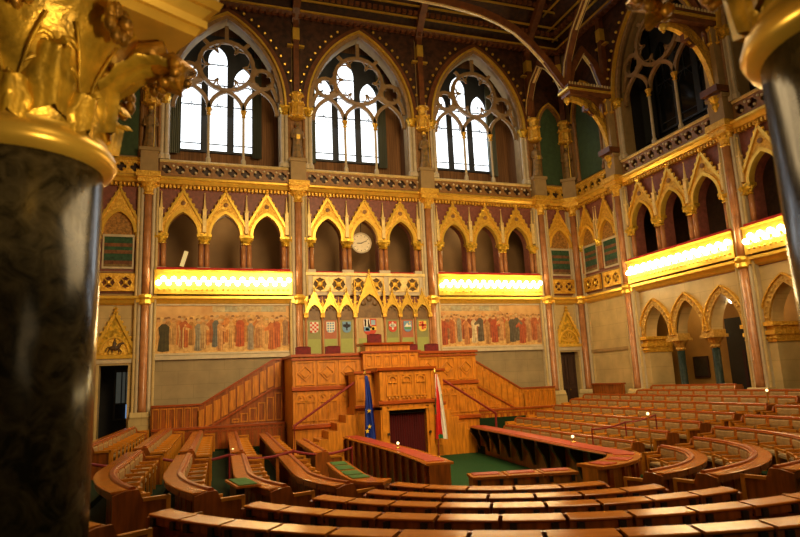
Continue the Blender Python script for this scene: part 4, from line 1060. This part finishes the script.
# back wall bench by the corner
t = thing('wall_bench', 'panelled wooden bench back against the side wall beside the corner', 'bench', (W-.55, -2.1, .2))
m = MB(); m.box(-.05, .1, -1.1, 1.1, 0, 1.2); m.build('back_panel', WOOD_D, t)
m = MB(); m.box(-.1, .16, -1.12, 1.12, 1.2, 1.27); m.build('top_rail', RAILM, t)
m = MB(); m.box(-.5, -.05, -1.1, 1.1, .38, .46); m.build('seat', TAN, t)

# ------------------------------------------------------------------ ministers' benches
def swept(prof, path, close=True):      # profile (offset to the left of travel, z)
    P = [Vector((x, y, 0)) for x, y in path]; m = MB(); vs = []; fs = []; k = len(prof); n = len(P)
    for i, p in enumerate(P):
        d = (P[min(i+1, n-1)]-P[max(i-1, 0)]).normalized(); l = Vector((-d.y, d.x, 0))
        vs += [(p.x+l.x*o, p.y+l.y*o, z) for o, z in prof]
    for i in range(n-1):
        for j in range(k): fs.append((i*k+j, i*k+(j+1) % k, (i+1)*k+(j+1) % k, (i+1)*k+j))
    fs += [tuple(range(k))[::-1], tuple((n-1)*k+j for j in range(k))]
    return m.add(vs, fs)
def boxp(o0, o1, z0, z1): return [(o0, z0), (o1, z0), (o1, z1), (o0, z1)]
def subdiv(path, n):
    out = []
    for (a, b) in zip(path, path[1:]):
        for i in range(n): out.append((a[0]+(b[0]-a[0])*i/n, a[1]+(b[1]-a[1])*i/n))
    return out+[path[-1]]
ZB = .12
def posts(path, off, z0, z1, step, mt, name, parent, w=.05):
    tot = .1
    for (a, b) in zip(path, path[1:]):
        A, B = Vector((*a, 0)), Vector((*b, 0)); d = (B-A); ln = d.length
        if ln < 1e-6: continue
        d /= ln; l = Vector((-d.y, d.x, 0))
        while tot < ln:
            p = A+d*tot; q = p+l*off; m = MB()
            c = [q+d*sx*w+l*sy*w for sx, sy in ((-1, -1), (1, -1), (1, 1), (-1, 1))]
            m.add([(v.x, v.y, z) for z in (z0, z1) for v in c], [(0, 1, 2, 3), (4, 7, 6, 5), (0, 4, 5, 1), (1, 5, 6, 2), (2, 6, 7, 3), (3, 7, 4, 0)]); m.build(name, mt, parent); tot += step
        tot -= ln
pl = subdiv([(-2.42, -4.9), (-2.40, -8), (-2.42, -11), (-2.55, -13.0)], 3)+[(-2.6, -13.3), (-2.62, -13.6)]
t = thing('front_bench', 'long left front bench with red leather top beside the blue flag', 'bench')
swept(boxp(.05, .55, WELL_Z, ZB-.05), pl).build('body', WOOD_D, t)
swept([(0, ZB-.06), (.62, ZB-.06), (.64, ZB-.03), (.62, ZB), (0, ZB), (-.02, ZB-.03)], pl).build('desk_top', DESKM, t)
swept(boxp(.08, .5, ZB-.01, ZB+.012), pl[:-1]).build('leather_top', REDPAD, t)
posts(pl, .03, WELL_Z, ZB-.08, .7, RAILM, 'pilaster', t)
pr_ = subdiv([(2.80, -4.25), (2.37, -7.5), (1.92, -10.85), (1.55, -13.4), (1.42, -14.7)], 3)
t = thing('front_bench', 'long right front bench with narrow red top and scroll brackets', 'bench')
swept(boxp(.05, .30, WELL_Z, ZB-.1), [(x+.32, y) for x, y in pr_]).build('body', WOOD_D, t)
swept([(-.04, ZB-.06), (.62, ZB-.06), (.64, ZB-.03), (.62, ZB), (-.04, ZB), (-.06, ZB-.03)], pr_).build('desk_top', RAILM, t)
swept(boxp(.04, .5, ZB-.01, ZB+.012), pr_).build('leather_top', REDPAD, t)
for i in range(10):
    m = MB(); f = (i+.5)/10; x = 2.80-1.33*f; y = -3.9-10.3*f
    m.prism([[(x-.02, ZB-.07), (x-.02, ZB-.18), (x+.2, ZB-.5), (x+.32, ZB-.85), (x+.36, ZB-.85), (x+.36, ZB-.07)][::-1]], y-.05, y+.05); m.build('scroll_bracket', DARKW, t)
pe = [(2.15, -14.55), (1.92, -15.05), (1.6, -15.45), (1.22, -15.8), (.8, -16.05), (.4, -16.2), (.0, -16.25)]
t = thing('curved_bench_end', 'curved wooden bench end with three red leather pads, middle right', 'bench')
swept(boxp(-.12, -.55, WELL_Z, ZB-.05), pe).build('body', WOOD, t)
swept([(.02, ZB-.06), (.02, ZB), (-.70, ZB), (-.70, ZB-.06)], pe).build('desk_top', DESKM, t)
for a in (1, 3, 5):
    q = pe[a-1:a+2]; q = [((q[0][0]+q[1][0])/2, (q[0][1]+q[1][1])/2), q[1], ((q[1][0]+q[2][0])/2, (q[1][1]+q[2][1])/2)]
    swept(boxp(-.12, -.58, ZB-.01, ZB+.014), q).build('leather_pad', REDPAD, t)
posts(pe, -.1, WELL_Z, ZB-.08, .5, RAILM, 'pilaster', t)
# short desk in the middle with three pads
t = thing('clerk_desk', 'short wooden desk with three red pads standing on green carpet', 'desk', (-1.53, -15.86, WELL_Z), math.radians(-14))
zt = 1.0
m = MB(); m.box(-1.0, 1.0, -.22, .22, 0, zt-.05); m.build('body', WOOD, t)
for i in range(3):
    x = -1.02+.69*i; m = MB(); m.box(x, x+.66, -.3, .3, zt-.05, zt); d = m.build('desk_top', DESKM, t)
    MB().box(x+.08, x+.58, -.05, .24, zt-.01, zt+.012).build('leather_pad', REDPAD, d)
    for q in (.12, .54): MB().box(x+q-.03, x+q+.03, -.33, -.29, zt-.16, zt-.05).build('bracket', BLACK, t)
# desk with four green pads and a single green-topped desk
ge = [(-4.62, -12.4), (-4.70, -13.4), (-4.79, -14.6), (-4.78, -15.3), (-4.62, -15.75), (-4.35, -15.95)]
t = thing('curved_green_desk', 'curved wooden desk with four green baize pads left of the red-topped bench', 'desk')
ZG = .18
swept(boxp(.05, .42, WELL_Z, ZG-.05), ge).build('body', WOOD_D, t)
swept(boxp(0, .47, ZG-.05, ZG), ge).build('desk_top', DESKM, t)
def along(f):
    q = f*3; i = min(2, int(q)); f = q-i; return (ge[i][0]+(ge[i+1][0]-ge[i][0])*f, ge[i][1]+(ge[i+1][1]-ge[i][1])*f)
for i in range(4):
    swept(boxp(.07, .40, ZG-.01, ZG+.014), [along(.03+.25*i), along(.12+.25*i), along(.22+.25*i)]).build('baize_pad', GREENPAD, t)
t = thing('baize_pad_desk', 'small bracketed desk leaf with one green pad at a left row end', 'desk', (-6.74, -15.6, ZA[2]-FH), math.radians(98))
MB().box(-.48, .48, -.2, .2, FH+.0, FH+.035).build('desk_top', DESKM, t)
MB().box(-.42, .42, -.15, .15, FH+.03, FH+.05).build('baize_pad', GREENPAD, t)
MB().box(-.25, .25, .02, .16, FH-.22, FH).build('bracket', BLACK, t)
MB().box(-.04, .04, .04, .12, 0, FH-.2).build('leg', WOOD_D, t)

# ------------------------------------------------------------------ brass lamps and rope
def lamp(x, y, z, label, h=.3):
    t = thing('aisle_lamp', label, 'lamp', (x, y, z), 0, 'small brass aisle lamps')
    m = MB(); m.lathe([(.07, 0), (.07, .03), (.02, .06), (.02, h)], 0, 0, 8); m.build('stem', BRASS, t)
    MB().ball((0, 0, h+.03), .04, 8, 6).build('bulb', LAMPM, t)
def onpix(x, y, z): pass
lamp(-6.45, -8.9, .30-FH, 'small brass lamp glowing among the left seat rows before the rope', .75)
lamp(-2.15, -10.2, ZB, 'small brass lamp on the left red-topped front bench', .12)
lamp(2.1, -12.2, ZB, 'small brass lamp on the right red-topped front bench', .14)
lamp(3.78, -13.2, .35-FH, 'brass lamp post at the aisle among the right seats, nearer one', 1.22)
lamp(8.1, -13.1, .83-FH, 'brass lamp post glowing near the right column foot seats', 1.15)
t = thing('rope', 'dark red barrier rope strung across the left seat rows', 'rope')
pts = []
for i in range(49):
    f = i/48; x = -9.9+6.6*f; y = -10.2+.6*f; sag = .13*math.sin(PI*((f*4) % 1)); pts.append((x, y, .36-.3*f*.6-sag))
MB().tube(pts, .035, 6).build('rope_line', HANDR, t)
for i in range(5):
    f = i/4; x = -9.9+6.6*f; y = -10.2+.6*f; z = .36-.18*f
    MB().tube([(x, y, z-1.1), (x, y, z+.05)], .025).build('post', HANDR, t)

t = thing('rope', 'dark red barrier rope slung across the right seat rows near the aisle', 'rope')
RP = [Vector((3.0, -11.8, .40)), Vector((4.0, -11.97, .54)), Vector((5.0, -12.05, .69))]
pts = []
for a, b in zip(RP, RP[1:]):
    for i in range(9): f = i/9; pts.append(a.lerp(b, f)-Vector((0, 0, .05*math.sin(PI*f))))
MB().tube(pts+[RP[-1]], .022, 6).build('rope_line', HANDR, t)
for p in RP: MB().tube([(p.x, p.y, p.z-1.1), (p.x, p.y, p.z+.02)], .02).build('post', HANDR, t)

# ------------------------------------------------------------------ right aisle: green columns, capitals, doorway
def aisle_arcade():
    t = empty('aisle_arcade')
    for c in GA:
        a = .72 if c else .70
        m = MB(); arch_ring(m, c, 3.35, a, 1.35, .24, -.1, .06)
        for q in arch(c, 3.35, 3.35, a+.12, 1.49, 9)[2:]: m.ball((q[0], -.1, q[1]), .05, 6, 4)
        m.build('arch', AISLEG, t)
        m = MB(); arch_ring(m, c, 3.35, a+.24, 1.62, .05, -.16, .06); m.build('hood', GOLD, t)
    for x in (-.87, .87):
        m = MB(); m.lathe([(.2, .15), (.2, .35), (.15, .45), (.15, 2.75)], x, .25, 12); m.build('green_column', GRNMARB, t, True)
        m = MB(); m.lathe([(.15, 2.7), (.2, 2.76), (.17, 2.84), (.32, 3.1)], x, .25, 8); m.box(x-.34, x+.34, -.12, .6, 3.1, 3.22); m.box(x-.28, x+.28, -.08, .55, 3.22, 3.4); m.build('capital', AISLEG, t)
    for s in (-1, 1):
        x = s*2.62; a, b = (x-.36, x+.36) if s < 0 else (x-.12, x+.36)
        m = MB(); m.box(a+.03, b-.03, -.1, 1.2, 2.74, 2.98); m.box(a, b, -.18, 1.2, 2.98, 3.12); m.box(a+.05, b-.05, -.08, 1.2, 3.12, 3.28); m.box(a-.04, b+.02, -.22, 1.2, 3.28, 3.42)
        for i in range(5): m.ball((a+.07+(b-a-.14)*i/4, -.12, 2.86), .06, 6, 4)
        m.build('pier_capital', GOLD, t)
        m = MB(); m.box(a+.06, b-.06, -.05, 1.15, 0, 2.74); m.build('pier', STONE_C, t)
    return t
aa = aisle_arcade(); tag(aa, 'three low arches on dark green columns under the side wall balcony', 'arcade'); put(aa, right(RB[0]))
dup(aa, *right(RB[1]), 'low carved arch beside the right marble column, under its balcony')
# blocks between low arches are walled up to the waist; the aisle beyond has a door and a panel
t = tag(empty('door_3', (W+2.28, -7.1, 0)), kind='structure')
MB().box(-.1, -.02, -.5, .45, 0, 3.95).build('door_leaf', mat('dark_door', (.012, .008, .006), rough=.5), t)
MB().box(-.12, -.04, -.4, -.25, .6, 2.6).build('door_panel', mat('dim_red', (.05, .008, .01), rough=.7), t)
t = thing('dark_panel', 'dark rectangular panel on the aisle wall between green columns', 'panel', (W+2.2, -5.06, 2.05))  # plain dark panel on the aisle wall, purpose unknown
MB().box(0, .06, -.42, .42, -.5, .42).build('board', DARKW, t); MB().box(-.01, .02, -.34, .34, -.42, .34).build('inset', mat('slate', (.05, .04, .025), rough=.4), t)
t = thing('wall_lamp', 'small white glowing lamp under the third low arch', 'lamp', (W+.62, -8.62, 4.45))
MB().ball((0, 0, 0), .1).build('bulb', mat('white_lamp', (1, 1, 1), emit=(1, .92, .75), es=14), t); MB().tube([(0, 0, .08), (0, 0, 1.1)], .02).build('stem', BRASS, t)

# ------------------------------------------------------------------ timber brackets on the right wall
def bracket():
    t = empty('timber_bracket')     # local frame of the wall: y negative is into the room
    m = MB()
    m.box(-.35, .35, -2.55, 0, 14.75, 14.95); m.box(-.4, .4, -2.65, 0, 15.1, 15.2); m.build('beam', CEILB, t)
    m = MB()
    for s in (-1, 1):
        for i in range(17): m.box(s*.36-.03, s*.36+.03, -2.55+.15*i, -2.49+.15*i, 15.2, 15.34)
    m.build('cresting', GOLD_P, t)
    m = MB(); m.box(-.42, .42, -2.68, 0, 14.95, 15.05); m.build('gilt_fillet', GOLD_S, t)
    pts = [(0, -2.3+2.0*math.sin(PI/2*f), 14.75-2.6*(1-math.cos(PI/2*f))) for f in (i/12 for i in range(13))]
    m = MB(); m.ribbon(pts, .42, .2, Vector((1, 0, 0))); m.v = m.v; m.build('brace', GOLD, t)
    m = MB(); P = [(y, z) for _, y, z in pts]
    poly = P+[(0, P[-1][1]), (0, 14.75)]
    holes = []
    for i in range(4):
        y = -1.55+.42*i; holes.append([(yy, zz) for yy, zz in arch(y, 14.1-.15*i, 14.42, .1, .18, 4)])
    holes.append([(yy, zz) for yy, zz in arch(-.35, 12.8, 13.5, .13, .22, 4)])
    m.prism([poly]+holes, -.1, .1); m.v = [(y, x, z) for x, y, z in m.v]; m.build('pierced_panel', CEILB, t)
    m = MB(); m.box(-.4, .4, -.75, 0, 12.05, 12.3); m.box(-.32, .32, -.6, 0, 11.95, 12.05); m.build('corbel_shelf', CEILB, t)
    m = MB(); m.lathe([(.05, 11.0), (.16, 11.1), (.14, 11.3), (.26, 11.6), (.22, 11.7), (.34, 11.95)], 0, -.34, 10); m.build('corbel', GOLD_C, t)
    m = MB(); m.ball((0, -2.5, 14.55), .16, 8, 6); m.lathe([(.02, 14.3), (.07, 14.36), (.05, 14.45)], 0, -2.5, 8); m.build('pendant', GOLD_S, t)
    m = MB(); m.box(-.3, .3, -.5, 0, 12.3, 14.7); m.build('wall_post', STONE_P, t)
    return t
br = bracket(); tag(br, 'carved timber roof bracket with gilded curved brace, beside the corner', 'bracket', 'timber roof brackets'); put(br, right(S5))
dup(br, *right(S6), 'carved timber roof bracket with gilded brace between the dark side windows')

# ------------------------------------------------------------------ ceiling
ce = tag(empty('ceiling'), kind='structure')
def cove(u, y, z): return (u, y, z)
m = MB(); m.sect([(.3, 19.3), (.3, 19.5), (-2.2, 21.9), (-5, 23.2), (-16, 23.2), (-16, 23.0), (-5, 23.0), (-2.1, 21.7)], -W-.2, W+.4); m.build('boarding', CEILW, ce)
m = MB(); m.sect([(-.3, 19.3), (-.3, 19.5), (2.2, 21.9), (5, 23.2), (5, 23.0), (2.1, 21.7)], -.5, 24)
m.v = [(W-y, -x, z) for x, y, z in m.v]; m.build('side_boarding', CEILW, ce)
m = MB(); m.sect([(.05, 19.15), (-.3, 19.15), (-.42, 19.3), (-.42, 19.45), (.05, 19.5)], -W, W)
m2 = MB(); m2.sect([(.05, 19.15), (-.3, 19.15), (-.42, 19.3), (-.42, 19.45), (.05, 19.5)], 0, 24); m2.v = [(W+y, -x, z) for x, y, z in m2.v]; m.add(m2.v, m2.f); m.build('cornice_beam', CEILB, ce)
m = MB()
for (y, z) in ((-.44, 19.33), (-.62, 19.78), (-1.0, 20.18), (-1.55, 20.72), (-2.0, 21.15), (-3.2, 21.95)):
    m.box(-W, W-.4, y-.06, y+.02, z-.03, z+.05)
    m.box(W+y-.02, W+y+.06, -24, -.4, z-.03, z+.05)
m.build('gilt_moulding', GOLD_S, ce)
m = MB(); k = int(2*W/.3)
for i in range(k):
    x = -W+.15+.3*i; m.box(x-.07, x+.07, -.5, -.3, 19.0, 19.15)
    for (y, z) in ((-.8, 19.95), (-1.75, 20.9)): m.box(x-.1, x+.1, y-.1, y+.05, z-.12, z+.08)
for i in range(70):
    y = -.5-.32*i; m.box(W-.5, W-.3, y-.07, y+.07, 19.0, 19.15); m.box(W-.9, W-.7, y-.1, y+.1, 19.83, 20.03)
m.build('corbel_table', CEILB, ce)
m = MB()
for u in (-1.5*L, -.5*L, .5*L, 1.5*L):
    m.ribbon([(u, -.1, 18.9), (u, -.5, 19.5), (u, -2.3, 21.2), (u, -5, 22.6), (u, -12, 22.9)], .34, .36)
for s in (S6, 16.4): m.ribbon([(W-.1, -s, 18.9), (W-.5, -s, 19.5), (W-2.3, -s, 21.2), (W-5, -s, 22.6)], .34, .36)
m.build('rib_beam', CEILB, ce)
TIP = Vector((W-2.5, -S5, 15.25))
def rib_arc(p0, p1, rise, n=14, up=(0, 0, 1)):
    p0, p1 = Vector(p0), Vector(p1)
    return [p0+Vector(((p1.x-p0.x)*(1-math.cos(PI/2*i/n)), (p1.y-p0.y)*(1-math.cos(PI/2*i/n)), (p1.z-p0.z)*math.sin(PI/2*i/n))) for i in range(n+1)]
HALF = [(9.0, 15.2), (8.62, 15.65), (8.0, 16.45), (7.3, 17.15), (6.5, 17.78), (5.65, 18.15), (4.75, 18.42), (3.9, 18.54), (3.0, 18.62), (1.5, 18.68)]
RA = [[Vector((x, -S5, z)) for x, z in HALF]+[Vector((0, -S5, 18.7))]+[Vector((-x, -S5, z)) for x, z in HALF[::-1]],
      [Vector((W-2.5, -y, z)) for y, z in ((S5, 15.2), (4.2, 16.45), (4.95, 17.6), (5.95, 18.5), (7.5, 19.4), (10, 20.2), (13, 20.5), (16, 20.2))],
      [Vector((9.15, -y, z)) for y, z in ((.15, 15.4), (.35, 16.3), (.8, 17.1), (1.6, 17.65), (2.3, 17.1), (2.95, 16.3), (3.5, 15.25))],
      rib_arc(TIP, (W-.5, -S5, 18.4), 0)]
RA[3] = [Vector((x, -S5, z)) for x, z in ((W-2.4, 15.2), (W-2.1, 16.2), (W-1.4, 17.3), (W-.8, 16.6), (W-.4, 15.5))]
m = MB()
for r in RA: m.ribbon(r, .24, .34)
m.build('arched_rib', CEILB, ce)
m = MB()
for r in RA:
    m.ribbon([p+Vector((0, 0, -.2)) for p in r], .12, .06)
    for o in (-.14, .14): m.ribbon([p+Vector((o, -o*.4, -.12)) for p in r], .04, .05)
m.build('gilt_rib_line', GOLD_P, ce)

# ------------------------------------------------------------------ big marble columns near the viewer
def leaf(m, cx, cy, ang, r0, z0, h, w, curl, thick=.02):
    """acanthus leaf rising from radius r0, tip curling outwards by curl"""
    n, k = 10, 8; P = []
    c, s = math.cos(ang), math.sin(ang)
    for i in range(n+1):
        f = i/n; wid = w*(math.sin(PI*min(1, .18+.82*f)*.92)**.6)*(1-.25*f)*(1+.16*math.cos(f*5*PI))
        q = max(0, (f-.55)/.45); rr = r0+.04*f+curl*q**1.6; z = z0+h*f-(h*.42*q**2.2)
        row = []
        for j in range(k+1):
            g = j/k*2-1; bul = .05*(1-g*g)+.018*math.cos(g*9)-abs(g)*.03*(1+q)
            x = rr+bul; y = g*wid*(1-.2*q)
            row.append((cx+c*x-s*y, cy+s*x+c*y, z-.05*abs(g)*(1-q)+.03*g*g*q))
        P.append(row)
    vs = [p for r in P for p in r]; fs = [(i*(k+1)+j, i*(k+1)+j+1, (i+1)*(k+1)+j+1, (i+1)*(k+1)+j) for i in range(n) for j in range(k)]
    m.add(vs, fs)
def big_column(label, x, y, z_floor, rot):
    t = thing('marble_column', label, 'column', (x, y, 0), 0, 'big marble columns near the viewer')
    m = MB(); m.box(-.72, .72, -.72, .72, z_floor, z_floor+.25); m.lathe([(.66, z_floor+.25), (.68, z_floor+.33), (.6, z_floor+.4), (.56, z_floor+.5), (.5, z_floor+.6)], 0, 0, 40); m.build('base', STONE_P, t)
    m = MB(); m.lathe([(.47, z_floor+.5), (.47, 1.5), (.465, 3.25)], 0, 0, 64); m.build('shaft', BIGMARB, t, True)
    m = MB(); m.lathe([(.46, 3.2), (.515, 3.22), (.54, 3.27), (.52, 3.33), (.49, 3.35), (.49, 3.38)], 0, 0, 48, caps=False); m.build('astragal', GOLD_S, t, True)
    m = MB(); m.lathe([(.47, 3.34), (.475, 3.5), (.50, 3.75), (.56, 3.95), (.68, 4.08), (.76, 4.13)], 0, 0, 48); bell = m.build('capital_bell', GOLD_C, t, True)
    lm = MB()
    for i in range(8): leaf(lm, 0, 0, rot+PI/8+2*PI*i/8, .478, 3.37, .30, .13, .035)
    lm.build('lower_leaves', GOLD_C, t, True)
    lm = MB()
    for i in range(8):
        a = rot+2*PI*i/8; leaf(lm, 0, 0, a, .49, 3.44, .52, .14, .075)
        for o in (-1, 1):       # branching stems with small side leaves
            pts = []
            for q in range(9):
                f = q/8; b = a+o*(.36-.22*f*f)*(1-.1*f); rr = .485+.03*f+.14*max(0, f-.5); pts.append((rr*math.cos(b), rr*math.sin(b), 3.38+.56*f))
            lm.tube(pts, .009, 6)
            for q in (2, 4, 6):
                p = Vector(pts[q]); d = Vector((-math.sin(a), math.cos(a), 0))*o
                lm.tube([p, p-d*.04+Vector((0, 0, .05)), p-d*.085+Vector((0, 0, .04)), p-d*.10+Vector((0, 0, .0))], .02, 6, [.008, .02, .022, .008])
    lm.build('upper_leaves', GOLD_C, t, True)
    SCROLL = mat('gold_scroll', (.62, .30, .025), rough=.4, metal=.5, var=.5, scale=9, bump=.5, bscale=12)
    for i in range(4):
        a = rot+PI/2*i; c, s = math.cos(a), math.sin(a); vm = MB()
        def P(r, o, z): return (c*r-s*o, s*r+c*o, z)
        n = 14; vs = []; k = 8      # broad leaf sheet sweeping out under the corner
        for q in range(n+1):
            f = q/n; r = .50+.38*f; z = 3.64+.20*math.sin(min(1, f*1.25)*PI/2)-.03*f; wd = .13*(1-.3*f)+.045*math.sin(f*PI)+.016*math.cos(f*22)
            for g in range(k+1):
                h_ = g/k*2-1; vs.append(P(r, h_*wd, z+.05*h_*h_-.02*math.cos(h_*8)))
        vm.add(vs, [(q*(k+1)+g, q*(k+1)+g+1, (q+1)*(k+1)+g+1, (q+1)*(k+1)+g) for q in range(n) for g in range(k)])
        vm.build('corner_leaf', GOLD_C, t, True)
        vm = MB()
        vm.tube([P(.77, 0, 3.86), P(.88, 0, 3.87), P(.95, 0, 3.81), P(.91, 0, 3.73), P(.84, 0, 3.75)], .07, 10, [.06, .08, .085, .075, .045])
        for q in range(9):
            b = 2*PI*q/9; vm.ball(P(.88+.06*math.cos(b*2), .10*math.cos(b), 3.80+.08*math.sin(b)), .036, 7, 5, (1, 1.1, .9))
        vm.build('scroll_head', SCROLL, t, True)
        vm = MB()
        for o in (-1, 1):           # rosette blossoms against the bell on both sides of the corner leaf
            for q in range(7):
                b = 2*PI*q/7; vm.ball(P(.68+.02*math.cos(b), o*.33+.075*math.cos(b), 3.94+.075*math.sin(b)), .042, 8, 5, (.8, 1.2, 1.2))
            vm.ball(P(.72, o*.33, 3.94), .04, 8, 5)
        vm.tube([P(.6, 0, 3.82), P(.72, 0, 3.94), P(.84, 0, 3.98)], .08, 8, [.05, .08, .05])
        vm.build('blossom', SCROLL, t, True)
    def sq(h, z0, h2, z1):
        vs = [(h_*1.414*math.cos(rot+PI/2*i), h_*1.414*math.sin(rot+PI/2*i), z) for h_, z in ((h, z0), (h2, z1)) for i in range(4)]
        return vs, [(0, 1, 2, 3), (4, 7, 6, 5), (0, 4, 5, 1), (1, 5, 6, 2), (2, 6, 7, 3), (3, 7, 4, 0)]
    am = MB()
    for a_ in ((.72, 4.06, .74, 4.11), (.77, 4.11, .77, 4.16), (.73, 4.16, .79, 4.23), (.82, 4.23, .84, 4.28), (.79, 4.28, .79, 4.40), (.84, 4.40, .92, 4.52), (.94, 4.52, .94, 4.62)): am.add(*sq(*a_))
    am.build('abacus', GOLD_S, t)
    em = MB()
    for i in range(4):
        a, b = rot+PI/2*i, rot+PI/2*(i+1); p0, p1 = Vector((math.cos(a), math.sin(a), 0))*1.14, Vector((math.cos(b), math.sin(b), 0))*1.14
        for q in range(18):
            p = p0.lerp(p1, (q+.5)/18); em.ball((p.x, p.y, 4.34), .045, 6, 4, (1, 1, 1.1))
    em.build('egg_moulding', GOLD_P, t, True)
    return t
big_column('huge dark marble column with gilded leafy capital filling the left edge', -8.64, -22.98, -.1, math.radians(-15))
big_column('huge marble column with gilded capital cut off by the right edge', -4.93, -25.38, -.1, math.radians(121))

# ------------------------------------------------------------------ lights
def area(name, loc, target, size, energy, col, sy=None):
    l = bpy.data.lights.new(name, 'AREA'); l.energy = energy; l.color = col; l.size = size
    if sy: l.shape = 'RECTANGLE'; l.size_y = sy
    o = bpy.data.objects.new(name, l); COL.objects.link(o); o.location = loc
    o.rotation_euler = (Vector(target)-Vector(loc)).to_track_quat('-Z', 'Y').to_euler(); return o
WARM = (1.0, .70, .34)
l1 = area('overhead_fill', (0, -14.5, 14.5), (0, -14.5, 0), 9, 1450, WARM); l1.data.spread = math.radians(140)  # unseen fill added overhead for the whole room
l2 = area('end_wall_fill', (-1, -18.5, 10.2), (0, 0, 4.5), 5, 850, WARM); l2.data.spread = math.radians(100)  # added fill that washes the end wall, no fixture behind it
area('rear_fill', (-1.5, -30, 9), (0, -16, 0), 5, 210, WARM)  # fill added behind the viewer to lift the desk fronts
area('upper_wall_fill', (-1, -16, 17), (2, 0, 15), 5, 330, WARM)  # unseen fill aimed at the upper end wall
def spot(name, loc, target, e, ang, col=WARM, r=.15):
    l = bpy.data.lights.new(name, 'SPOT'); l.energy = e; l.color = col; l.spot_size = math.radians(ang); l.spot_blend = .5; l.shadow_soft_size = r
    o = bpy.data.objects.new(name, l); COL.objects.link(o); o.location = loc
    o.rotation_euler = (Vector(target)-Vector(loc)).to_track_quat('-Z', 'Y').to_euler()
spot('capital_fill', (-6.6, -25.6, 2.4), (-8.5, -22.98, 3.75), 210, 44)  # added spot that brightens the left capital alone
spot('capital_fill', (-7.2, -24.2, 2.4), (-5.1, -25.0, 3.75), 60, 50)  # added spot for the right capital, no fixture there
def point(name, loc, e, r=.25, col=(1, .72, .32)):
    l = bpy.data.lights.new(name, 'POINT'); l.energy = e; l.color = col; l.shadow_soft_size = r
    o = bpy.data.objects.new(name, l); COL.objects.link(o); o.location = loc
for u in (-L, L):
    for d in (-1.9, 0, 1.9): point('balcony_glow', (u+d, -1.2, 6.3), 14)
for s in RB:
    for d in (-1.9, 0, 1.9): point('balcony_glow', (W-1.2, -s+d, 6.3), 14)
for u in FB: point('gallery_fill', (u, 1.6, 9.6), 42, .3)  # unseen points added to brighten the gallery interior
point('aisle_lamp_light', (W+1.2, -5.0, 4.4), 25, .2); point('aisle_lamp_light', (W+1.2, -8.9, 4.4), 25, .2); point('aisle_lamp_light', (W+1.2, -13.0, 4.4), 25, .2)
area('window_daylight', (-L-.3, .35, 15.5), (-L, -12, 2), 3.2, 70, (.85, .93, 1.0), 5)
area('window_daylight', (-.3, .35, 15.5), (0, -12, 2), 3.2, 70, (.85, .93, 1.0), 5)
area('window_daylight', (L-.3, .35, 15.5), (L, -12, 2), 3.2, 70, (.85, .93, 1.0), 5)
w = bpy.data.worlds.new('World'); bpy.context.scene.world = w; w.use_nodes = True
bg = w.node_tree.nodes['Background']; bg.inputs[0].default_value = (1, .68, .35, 1); bg.inputs[1].default_value = .03

for o in bpy.data.objects:
    if abs(o.location.x-W) < .01 and any(abs(o.location.y+q) < .01 for q in RB) and o.name.split('.')[0] in ('gilded_arcade', 'aisle_arcade', 'gallery_wall', 'lower_wall', 'upper_wall', 'lit_balcony', 'window_4', 'window_5'): o.scale.x = 1.05

# ------------------------------------------------------------------ camera
cam = bpy.data.cameras.new('camera'); co = bpy.data.objects.new('camera', cam); COL.objects.link(co)
cam.sensor_width = 36; cam.lens = 621.487*36/800; cam.clip_end = 200; cam.clip_start = .05
yaw, pitch, roll = 0.333412, 0.181628, -0.043822
F = Vector((math.sin(yaw)*math.cos(pitch), math.cos(yaw)*math.cos(pitch), math.sin(pitch)))
R_ = Vector((math.cos(yaw), -math.sin(yaw), 0)); U = R_.cross(F)
Rr = R_*math.cos(roll)+U*math.sin(roll); Ur = -R_*math.sin(roll)+U*math.cos(roll)
M = Matrix((Rr, Ur, -F)).transposed().to_4x4(); M.translation = Vector((-7.67274, -26.96347, 1.89771))
co.matrix_world = M
cam.dof.use_dof = True; cam.dof.focus_distance = 24; cam.dof.aperture_fstop = 2.0
bpy.context.scene.camera = co
vs = bpy.context.scene.view_settings; vs.view_transform = 'Standard'; vs.look = 'None'; vs.exposure = 0
